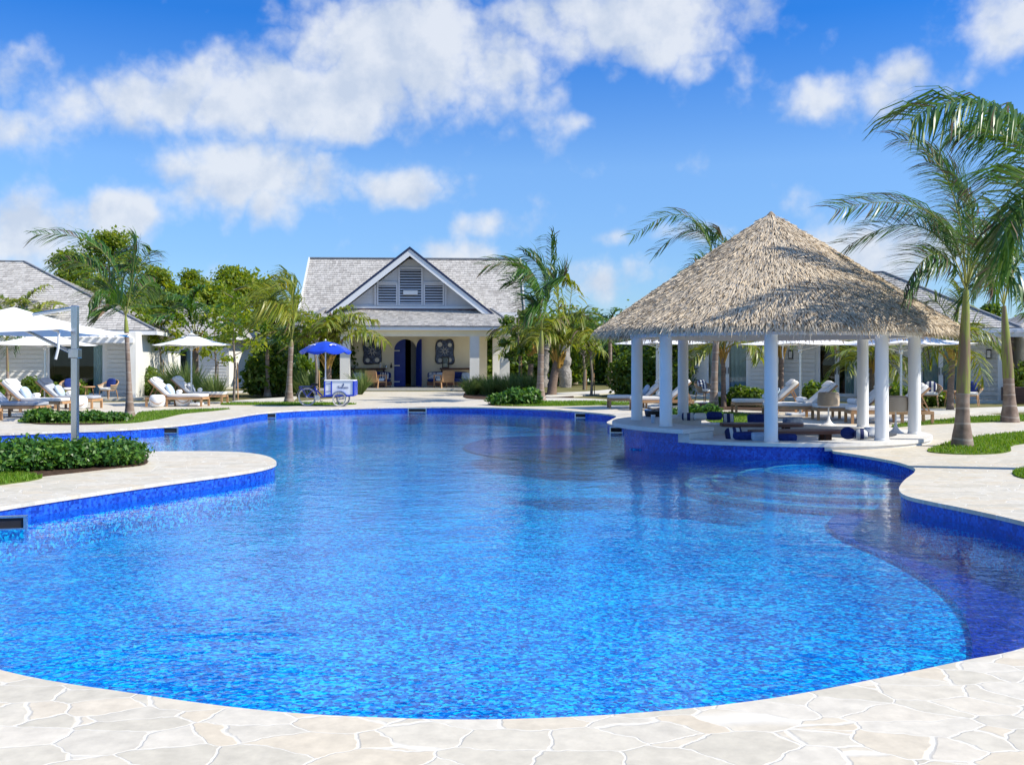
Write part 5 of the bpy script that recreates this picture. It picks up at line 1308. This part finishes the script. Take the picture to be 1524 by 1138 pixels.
for k, lb in (('R1','left lounger seen between the pavilion columns'),('R2','second lounger seen between the left pavilion columns'),('R3','lounger behind the nearest pavilion column'),('R4','lounger behind the farther rattan lamp'),('R5','lounger between the two right-hand front columns'),('R6','rightmost lounger')):
    towel(D[k], 'white rolled towel on the '+lb, lx=.0, ly=-.1)
    if k in ('R1','R3','R5'): backpillow(D[k], 'blue pillow on the '+lb, 'blueclo', .1)
for lb, px, py in (('round white drum stool with a rope handle, at the head of the front left lounger',234,606.0),('white drum stool half hidden behind the front left lounger',272,604.5),('white drum table under the loungers at the far left',118,609.0)):
    t = thing('drum_stool', lb, 'stool', (*G(px,py),0), R(20), 'white drum stools')
    MB().lathe([(0,0),(.17,0),(.23,.06),(.27,.22),(.265,.34),(.22,.42),(.16,.44),(0,.445)], 28).build('body', M['canvas'], t, smooth=50)
    m = MB(); m.tube([(.26*math.sin(a)*1.03, -.262*math.cos(a)*1.03, .26-.13*math.cos(a*1.6)) for a in [(-1+2*k/16)*1.0 for k in range(17)]], .012, 6); m.build('handle', M['teak'], t, smooth=60)

# ================================================================== UMBRELLAS
def canopy(hw, zc, ze, sag=.10, n=10, rot=0, val=.0):
    """square pyramid canopy with sagging panels, double sided cloth"""
    m = MB(); c = [(hw,hw),(-hw,hw),(-hw,-hw),(hw,-hw)]; M_ = Matrix.Rotation(rot,4,'Z')
    for q in range(4):
        a, b = c[q], c[(q+1)%4]; vs = []; fs = []
        for i in range(n+1):
            t = i/n
            for j in range(n+1):
                u = j/n; x = (a[0]+(b[0]-a[0])*u)*t; y = (a[1]+(b[1]-a[1])*u)*t
                z = zc+(ze-zc)*t - sag*math.sin(math.pi*u)*t*(.35) + .10*math.sin(math.pi*t)*(-.5)
                # slack edge pulls inwards between the corners
                k = 1-.05*math.sin(math.pi*u)*t
                vs.append((x*k,y*k,z))
        for i in range(n):
            for j in range(n):
                p = i*(n+1)+j; fs.append((p,p+1,p+n+2,p+n+1))
        m.add(vs, fs, M_)
    return m
def centre_umbrella(label, px, Y, hw, ztop, zedge, rot, tie=False):
    x = (px-762)/F*Y
    t = thing('pool_umbrella', label, 'umbrella', (x,Y,0), 0, 'white square pool umbrellas')
    cn = canopy(hw, ztop, zedge, .12, 10, rot).build('canopy', M['canvas'], t, smooth=50)
    canopy(hw*.22, ztop+.06, ztop-.02, .02, 4, rot).build('vent', M['canvas'], cn, smooth=50)
    MB().tube([(0,0,.05),(0,0,ztop+.12)], .034, 12).build('pole', M['steel'], t, smooth=50)
    MB().boxb(-.36,.36,-.36,.36,.0,.07).build('base', M['greywhite'], t, bevel=.02)
    MB().lathe([(.05,ztop-.62),(.065,ztop-.58),(.065,ztop-.50),(.05,ztop-.46)], 14).build('hub', M['steel'], t, smooth=40)
    for k in range(4):
        a = rot+math.pi/4+k*math.pi/2; e = Vector((math.cos(a)*hw*1.35, math.sin(a)*hw*1.35, zedge-.035)); tp = Vector((0,0,ztop-.09))
        MB().tube([tp, tp.lerp(e,.5)-Vector((0,0,.07)), e], .014, 6).build('rib', M['steel'], t)
        mid = tp.lerp(e,.5)-Vector((0,0,.09)); MB().tube([(0,0,ztop-.55), mid], .012, 6).build('strut', M['steel'], t)
    if tie:
        MB().tube([(-hw*.55,-hw*.55,zedge-.0),(-hw*.56,-hw*.55,zedge-.25),(-hw*.55,-hw*.56,zedge-.45)], .02, 6).build('tie_strap', M['canvas'], t)
    return t
centre_umbrella('white umbrella on a slim pole between the far-left loungers and the bungalow', 67, 34.5, 1.38, 2.62, 2.18, R(8))
centre_umbrella('white square umbrella over the pair of loungers by the drum stools', 285, 37.2, 1.16, 2.62, 2.22, R(32))
centre_umbrella('white umbrella seen between the left pavilion columns', 982, 34.3, 1.12, 2.62, 2.22, R(30))
centre_umbrella('white umbrella just right of the nearest pavilion column', 1191, 30.0, 1.28, 2.48, 2.13, R(22), True)
centre_umbrella('white umbrella behind the right-hand pavilion columns reaching past the roof edge', 1341, 27.0, 1.34, 2.42, 2.08, R(25))
# near left cantilever umbrella on a stout silver mast
uw = thing('cantilever_umbrella', 'large white cantilever umbrella hung from a stout silver mast at the left', 'umbrella', (-7.5,17.3,0))
MB().boxb(-.054,.054,-.054,.054,.02,2.56).build('mast', M['steel'], uw, bevel=.015)
MB().boxb(-.4,.4,-.4,.4,-.02,.05).build('base', M['greywhite'], uw, bevel=.02)
cc_ = link(bpy.data.objects.new('canopy', canopy(1.55, 2.60, 2.14, .14, 12, 0).build('canopy_tmp', M['canvas']).data), uw)
for o in list(bpy.data.objects):
    if o.name == 'canopy_tmp': bpy.data.objects.remove(o)
cc_.data.polygons.foreach_set('use_smooth', [True]*len(cc_.data.polygons)); cc_.location = (-1.62, 1.15, 0)
ctr = Vector((-1.62,1.15,0))
MB().boxb(-.085,.085,-.085,.085,1.66,1.82).build('crank_box', M['steel'], uw, bevel=.01)
MB().tube([(-.02,.0,2.52),ctr+Vector((.55,-.40,2.44))], .03, 10).build('arm', M['steel'], uw)
MB().tube([(-.04,.02,1.74),ctr+Vector((.0,.0,2.28))], .03, 10).build('arm', M['steel'], uw)
MB().lathe([(.0,2.18),(.07,2.20),(.07,2.34),(.03,2.58)], 14, tuple(ctr)).build('hub', M['steel'], uw, smooth=40)
for k in range(4):
    a = math.pi/4+k*math.pi/2; e = ctr+Vector((math.cos(a)*1.55*1.40, math.sin(a)*1.55*1.40, 2.10)); tp = ctr+Vector((0,0,2.50))
    MB().tube([tp, tp.lerp(e,.5)-Vector((0,0,.05)), e], .02, 8).build('rib', M['steel'], uw)
    mid = tp.lerp(e,.55)-Vector((0,0,.08)); MB().tube([ctr+Vector((0,0,2.22)), mid], .016, 6).build('strut', M['steel'], uw)
e = ctr+Vector((1.5,-1.5,2.12))
MB().tube([e, e+Vector((-.02,.02,-.3)), e+Vector((-.07,.03,-.48))], .022, 6).build('tie_strap', M['canvas'], uw)

# ================================================================== PATIO FURNITURE
def tub_chair(label, x, y, rz, pmat, plabel):
    t = thing('tub_chair', label, 'chair', (x,y,.1), R(rz), 'round wooden tub chairs on the patios')
    sh = MB(); n = 18; vs = []; fs = []
    for j, (r, z) in enumerate(((.25,.36),(.33,.46),(.37,.58),(.385,.72))):
        for k in range(n+1):
            a = R(-35+250*k/n); hh = z if j < 3 else .56+.20*max(0, math.sin((a+.0)))
            vs.append((r*math.cos(a), r*math.sin(a), hh if j == 3 else min(z, .50+.16*max(0,math.sin(a)) if j == 2 else z)))
    for j in range(3):
        for k in range(n): p = j*(n+1)+k; fs.append((p,p+1,p+n+2,p+n+1))
    sh.add(vs, fs); sh.build('shell', M['rattan'], t, smooth=60)
    rim = [vs[3*(n+1)+k] for k in range(n+1)]; MB().tube(rim, .022, 8).build('rim', M['teak'], t, smooth=60)
    MB().cushion((0,-.02,.42),(.52,.50,.11),None,4,8).build('seat_cushion', M['cushion'], t, smooth=50)
    for sx in (-1,1):
        for sy in (-1,1): MB().tube([(sx*.26,sy*.26,0),(sx*.22,sy*.20,.37)], [.016,.022], 8).build('leg', M['teak'], t, smooth=50)
    MB().lathe([(.24,.335),(.27,.35),(.24,.37),(.21,.35),(.24,.335)], 20).build('seat_ring', M['teak'], t, smooth=50)
    pm = MB(); pm.cushion((0,0,0),(.42,.14,.40),Matrix.Rotation(R(-18),4,'X'),2.8,8); p = pm.build('pillow', M[pmat], smooth=60)
    v = Matrix.Rotation(R(rz),4,'Z') @ Vector((0,.16,.64)); p.location = (x+v.x, y+v.y, .1+v.z); p.rotation_euler = (0,0,R(rz)); tag(p, plabel, 'pillow')
x, y = G(161,594,.1); tub_chair('wooden tub chair right of the glass door of the left bungalow', x, y, -20, 'navyclo', 'navy pillow on the tub chair of the left bungalow')
x, y = G(104,594,.1); tub_chair('wooden tub chair half hidden behind shrubs at the left bungalow', x, y, 25, 'navyclo', 'navy pillow on the half-hidden tub chair at the left bungalow')
x, y = G(1049,598,.1); tub_chair('wooden tub chair left of the swollen palm at the shaded bungalow', x, y, 30, 'stripe', 'navy striped pillow on the tub chair left of the swollen palm')
x, y = G(1384,604,.1); tub_chair('wooden tub chair behind the shrub row at the shaded bungalow', x, y, -25, 'stripe', 'navy striped pillow on the tub chair behind the shrub row')
x, y = G(1444,604,.1); tub_chair('wooden tub chair right behind the big royal palm trunk', x, y, -30, 'navyclo', 'navy pillow on the tub chair behind the big royal palm trunk')
def side_table(label, px, py):
    x, y = G(px, py, .1); t = thing('side_table', label, 'table', (x,y,.1), R(10), 'teak side tables')
    MB().lathe([(0,.47),(.24,.47),(.25,.49),(.24,.52),(0,.52)], 24).build('tabletop', M['teak'], t, smooth=40)
    for k in range(3):
        a = k*2.094; MB().tube([(math.cos(a)*.22,math.sin(a)*.22,0),(math.cos(a)*.14,math.sin(a)*.14,.468)], [.016,.022], 8).build('leg', M['teak'], t)
side_table('teak side table left of the tub chair at the left bungalow', 132, 594); side_table('teak side table beside the tub chair behind the big palm', 1415, 604)

# ================================================================== CARGO TRICYCLE
tr = thing('cargo_tricycle', 'blue cargo tricycle with a white ice-cream box and a blue parasol beside the pool', 'tricycle', (*G(482,604),0), R(0), None)
S_ = 36.4/1500   # metres per photo pixel at the tricycle
def wheel(x, y, r):
    wm = MB(); n = 36
    ring = [(x+math.cos(2*math.pi*k/n)*(r-.022), y, r+math.sin(2*math.pi*k/n)*(r-.022)) for k in range(n+1)]
    w_ = wm.tube(ring, .022, 8, cap=False).build('wheel', M['tyre'], tr, smooth=60)
    rm = MB().tube([(x+math.cos(2*math.pi*k/n)*(r-.055), y, r+math.sin(2*math.pi*k/n)*(r-.055)) for k in range(n+1)], .012, 6, cap=False); rm.build('rim', M['steel'], w_, smooth=60)
    sp = MB()
    for k in range(16): a = 2*math.pi*k/16; sp.tube([(x,y+.02*(-1)**k,r),(x+math.cos(a)*(r-.055),y,r+math.sin(a)*(r-.055))], .003, 4, cap=False)
    sp.tube([(x,y-.05,r),(x,y+.05,r)], .03, 10); sp.build('spokes', M['steel'], w_)
M['tyre'] = noisemat('cream tyre', (.50,.49,.46), (.58,.57,.54), 10, .7, 0)
wheel(-.60, 0, .335); wheel(.63, -.40, .262); wheel(.63, .40, .262)
fr = MB()
fr.tube([(-.60,.06,.335),(-.22,.04,.30),(.10,.0,.34),(.95,.0,.36)], .024, 8); fr.tube([(-.22,0,.30),(-.33,0,.72)], .022, 8); fr.tube([(-.60,.06,.335),(-.32,.0,.66)], .014, 8); fr.tube([(-.60,-.06,.335),(-.32,.0,.66)], .014, 8)
fr.tube([(-.30,0,.62),(-.05,0,.36)], .024, 8); fr.tube([(.02,0,.33),(.05,0,.95)], .02, 8)
fr.tube([(.63,-.40,.262),(.63,.40,.262)], .02, 8); fr.boxb(.06,1.12,-.36,.36,.36,.40)
fr.build('frame', M['trike'], tr, smooth=50)
MB().cushion((-.34,0,.77),(.26,.20,.09),None,3,6).build('saddle', M['black'], tr, smooth=50)
ck_ = MB(); ck_.boxb(-.86,-.40,-.13,.13,.70,.715); ck_.tube([(-.82,-.11,.705),(-.62,-.08,.36)], .01, 6); ck_.tube([(-.82,.11,.705),(-.62,.08,.36)], .01, 6)
for s in (-1,1): ck_.tube([(-.86,s*.13,.70),(-.86,s*.13,.60),(-.44,s*.13,.60)], .01, 6)
ck_.build('rack', M['trike'], tr)
fd = MB(); P0 = []
for k in range(15): a = R(20+150*k/14); P0.append((-.60+math.cos(a)*.38, .335+math.sin(a)*.38))
for k in range(14): fd.add([(P0[k][0],-.04,P0[k][1]),(P0[k][0],.04,P0[k][1]),(P0[k+1][0],.04,P0[k+1][1]),(P0[k+1][0],-.04,P0[k+1][1])],[(0,1,2,3)])
fd.build('mudguard', M['trike'], tr)
MB().boxb(-.90,-.87,-.05,.05,.62,.68).build('tail_light', M['redtrim'], tr)
bm = MB().tube([(.05,-.24,.98),(.03,-.1,1.03),(.03,.1,1.03),(.05,.24,.98)], .014, 8); bm.build('handlebar', M['steel'], tr)
for s in (-1,1): MB().tube([(.05,s*.24,.98),(-.06,s*.25,.99)], .02, 8).build('grip', M['black'], tr)
cm = MB().lathe([(.0,-.01),(.10,-.01),(.10,.01),(0,.01)], 24); cr = cm.build('chainring', M['steel'], tr); cr.location = (-.22,-.07,.30); cr.rotation_euler = (R(90),0,0)
for s in (-1,1):
    MB().bar((-.22,s*.10,.30),(-.22+s*.10,s*.10,.30-s*.13),.018).build('crank', M['steel'], tr); MB().box((-.22+s*.10,s*.15,.30-s*.13),(.09,.08,.025)).build('pedal', M['black'], tr)
bx = MB().boxb(.10,1.12,-.37,.37,.402,.90).build('cargo_box', M['white'], tr, bevel=.012)
MB().boxb(.08,1.14,-.39,.39,.902,.945).build('lid', M['white'], bx, bevel=.012)
ed = MB()
for x in (.10,.34,1.12): ed.boxb(x-.022,x+.022,-.392,-.373,.40,.90)
ed.boxb(.06,1.16,-.395,-.373,.372,.415); ed.boxb(1.123,1.16,-.38,.38,.40,.90); ed.boxb(.078,.097,-.38,.38,.40,.90); ed.boxb(.145,.315,-.385,-.374,.80,.815); ed.boxb(.145,.315,-.385,-.374,.53,.545)
ed.build('edge_trim', M['trike'], bx)
for s in (-1,1):
    P0 = [(.63+math.cos(R(15+150*k/14))*.30, .262+math.sin(R(15+150*k/14))*.30) for k in range(15)]; m = MB()
    for k in range(14): m.add([(P0[k][0],s*.40-.035,P0[k][1]),(P0[k][0],s*.40+.035,P0[k][1]),(P0[k+1][0],s*.40+.035,P0[k+1][1]),(P0[k+1][0],s*.40-.035,P0[k+1][1])],[(0,1,2,3)])
    m.build('mudguard', M['trike'], tr)
# crescent mark and hand-lettered line on the box
lt = MB()
def stroke(pts, r=.006): lt.tube([(p[0], -.3775, p[1]) for p in pts], r, 5)
cr_ = [(.735+.045*math.cos(R(a)), .775+.05*math.sin(R(a))) for a in range(-110,75,15)]; stroke(cr_, .010); stroke([(.725,.735),(.75,.755),(.757,.79)], .007)
def script(x0, z0, wd):
    stroke([(x0,z0+.06),(x0+.075,z0+.068)], .007); stroke([(x0+.04,z0+.066),(x0+.032,z0+.01),(x0+.05,z0)], .007)
    pts = []; k = 0
    for k in range(90):
        t = k/89; pts.append((x0+.06+wd*t+.008*math.sin(k*1.25+1), z0+.02+.018*math.cos(k*.62)*(1+.9*math.exp(-((t-.30)/.05)**2)+1.0*math.exp(-((t-.62)/.04)**2))))
    stroke(pts, .0055)
script(.55, .655, .34)
lt.build('lettering', M['navyclo'], bx)
pole = MB().tube([(.06,0,.34),(.06,0,2.28)], .022, 10).build('parasol_pole', M['white'], tr, smooth=50)
pc = MB(); n = 8; rings = [(0,2.34),(.35,2.27),(.68,2.13),(.92,1.98)]
vs = []; fs = []; sub = 5
for i, (r, z) in enumerate(rings):
    for k in range(n*sub):
        a = 2*math.pi*k/(n*sub)+.2; f = (k % sub)/sub; q = 1-.05*math.sin(math.pi*f)*i/3; vs.append((.06+r*q*math.cos(a), r*q*math.sin(a), z-.035*math.sin(math.pi*f)*i/3))
for i in range(3):
    for k in range(n*sub): k2 = (k+1)%(n*sub); fs.append((i*n*sub+k, i*n*sub+k2, (i+1)*n*sub+k2, (i+1)*n*sub+k))
pc.add(vs, fs); pcn = pc.build('parasol_canopy', M['trike'], tr, smooth=30)
va = MB(); vs = []; fs = []
for k in range(n*sub+1):
    a = 2*math.pi*k/(n*sub)+.2; f = (k % sub)/sub; q = 1-.05*math.sin(math.pi*f); x_, y_ = .06+.925*q*math.cos(a), .925*q*math.sin(a); zz = 1.98-.035*math.sin(math.pi*f)
    vs += [(x_,y_,zz),(x_*1.005,y_*1.005,zz-.04-.05*math.sin(math.pi*f))]
va.add(vs, [(2*k,2*k+2,2*k+3,2*k+1) for k in range(n*sub)]); va.build('valance', M['trike'], pcn)
mk = MB()   # white crescents printed on two panels
for a0 in (4.05, 5.35):
    P0 = []
    for k in range(14):
        b = R(-30+250*k/13); P0.append((.13*math.cos(b), .075*math.sin(b)))
    for k in range(13):
        q = []
        for (u, v) in ((P0[k][0],P0[k][1]),(P0[k+1][0],P0[k+1][1]),(P0[k+1][0]*.55+.02,P0[k+1][1]*.45),(P0[k][0]*.55+.02,P0[k][1]*.45)):
            r = .60-v; a = a0+u/.6; z = 2.27-(r-.35)*.425+.03; q.append((.06+r*math.cos(a), r*math.sin(a), z))
        mk.add(q, [(0,1,2,3)])
mk.build('printed_mark', M['canvas'], pcn)
MB().lathe([(0,2.42),(.025,2.40),(.03,2.36),(.0,2.33)], 12, (.06,0,0)).build('finial', M['white'], pcn, smooth=50)

# ================================================================== BACKGROUND PIECES
def goal(label, px, py, wd, h, rz):
    t = thing('soccer_goal', label, 'goal', (*G(px,py),0), R(rz))
    m = MB()
    for s in (-1,1): m.tube([(s*wd/2,0,0),(s*wd/2,0,h)], .10, 8)
    m.tube([(-wd/2,0,h),(wd/2,0,h)], .09, 8); m.build('frame', M['white'], t, smooth=50)
    b = MB()
    for s in (-1,1): b.tube([(s*wd/2,0,h),(s*wd/2,.7,h*.9),(s*wd/2,1.6,0)], .06, 6)
    b.tube([(-wd/2,1.6,0.03),(wd/2,1.6,0.03)], .05, 6); b.build('stay', M['white'], t)
    nt_ = MB(); k = 14
    for i in range(k+1):
        x = -wd/2+wd*i/k; nt_.tube([(x,.05,h),(x,.7,h*.9),(x,1.6,0.02)], .015, 3, cap=False)
    for j in range(8):
        f = j/7; p = (.7+.9*f, h*.9*(1-f)); nt_.tube([(-wd/2,p[0],p[1]+.01),(wd/2,p[0],p[1]+.01)], .015, 3, cap=False)
    for s in (-1,1):
        for j in range(6): nt_.tube([(s*wd/2,.06,h*(1-j/6)),(s*wd/2,1.6-1.5*(1-j/6)*.75,h*(1-j/6)*.95)], .015, 3, cap=False)
    nt_.build('net', M['net'], t)
goal('white soccer goal with a net on the lawn right of the central palms', 878, 567, 2.9, 2.3, 78)
goal('white soccer goal with a net behind the palms left of the slatted shelter', 306, 566, 2.6, 2.1, -70)
# carved coral-stone arch among the palms
sa = thing('stone_sculpture', 'pair of rough coral-stone pillars leaning together behind the central palms', 'sculpture', (*G(826,576),0))
def pillar(x0, lean, h, seed, r):
    rg = random.Random(seed); m = MB(); pts = []; rad = []
    for i in range(15): t = i/14; pts.append((x0+lean*t*t+rg.uniform(-.05,.05), rg.uniform(-.05,.05), h*t)); rad.append(r*(1+.05*math.sin(i*1.7+seed)+rg.uniform(-.08,.08))*(1-.22*t))
    return m.tube(pts, rad, 12)
pillar(-.75, .25, 3.0, 4, .34).build('pillar', M['rock'], sa, smooth=60); pillar(.62, -.05, 3.4, 9, .42).build('pillar', M['rock'], sa, smooth=60)
# dark slatted shelter on posts at the back left
ss = thing('slatted_shelter', 'low dark slatted shelter roof on posts with pale cross bars at the back left lawn', 'shelter', (*G(352,571.5),0), R(2))
pr_ = MB()
for k in range(11): pr_.boxb(-3.0,3.0,k*.28,k*.28+.17,1.30+k*.075,1.35+k*.075)
pr_.build('roof_slats', M['ridge'], ss)
MB().boxb(-3.0,3.0,-.06,-.01,1.20,1.42).build('front_beam', M['ridge'], ss)
for x in (-2.2,-.05,2.1): MB().bar((x,-.02,1.40),(x,3.1,2.24),.12,.04).build('cross_bar', M['white'], ss)
for x in (-2.9,2.9):
    for (y,h) in ((.05,1.29),(2.8,2.0)): MB().boxb(x-.06,x+.06,y-.06,y+.06,0,h).build('post', M['ridge'], ss)
# reddish timber pergola and planter at the far right
rp = thing('timber_pergola', 'red-brown timber pergola corner at the right edge by the farther bungalow', 'pergola', (*G(1530,600),0), R(-14))
for x in (-.6,1.4): MB().boxb(x-.07,x+.07,-.07,.07,0,2.55).build('post', M['darkwood'], rp)
MB().boxb(-1.2,2.4,-.08,.08,2.551,2.72).build('beam', M['greywhite'], rp)
pl_ = MB()
for k in range(9): pl_.boxb(-1.0+k*.4,-.9+k*.4,-.5,2.0,2.722,2.82)
pl_.build('rafters', M['greywhite'], rp)
MB().boxb(-.9,2.4,-.35,.35,0.0,.62).build('planter_box', M['darkwood'], rp, bevel=.02)

S.view_layers[0].update()
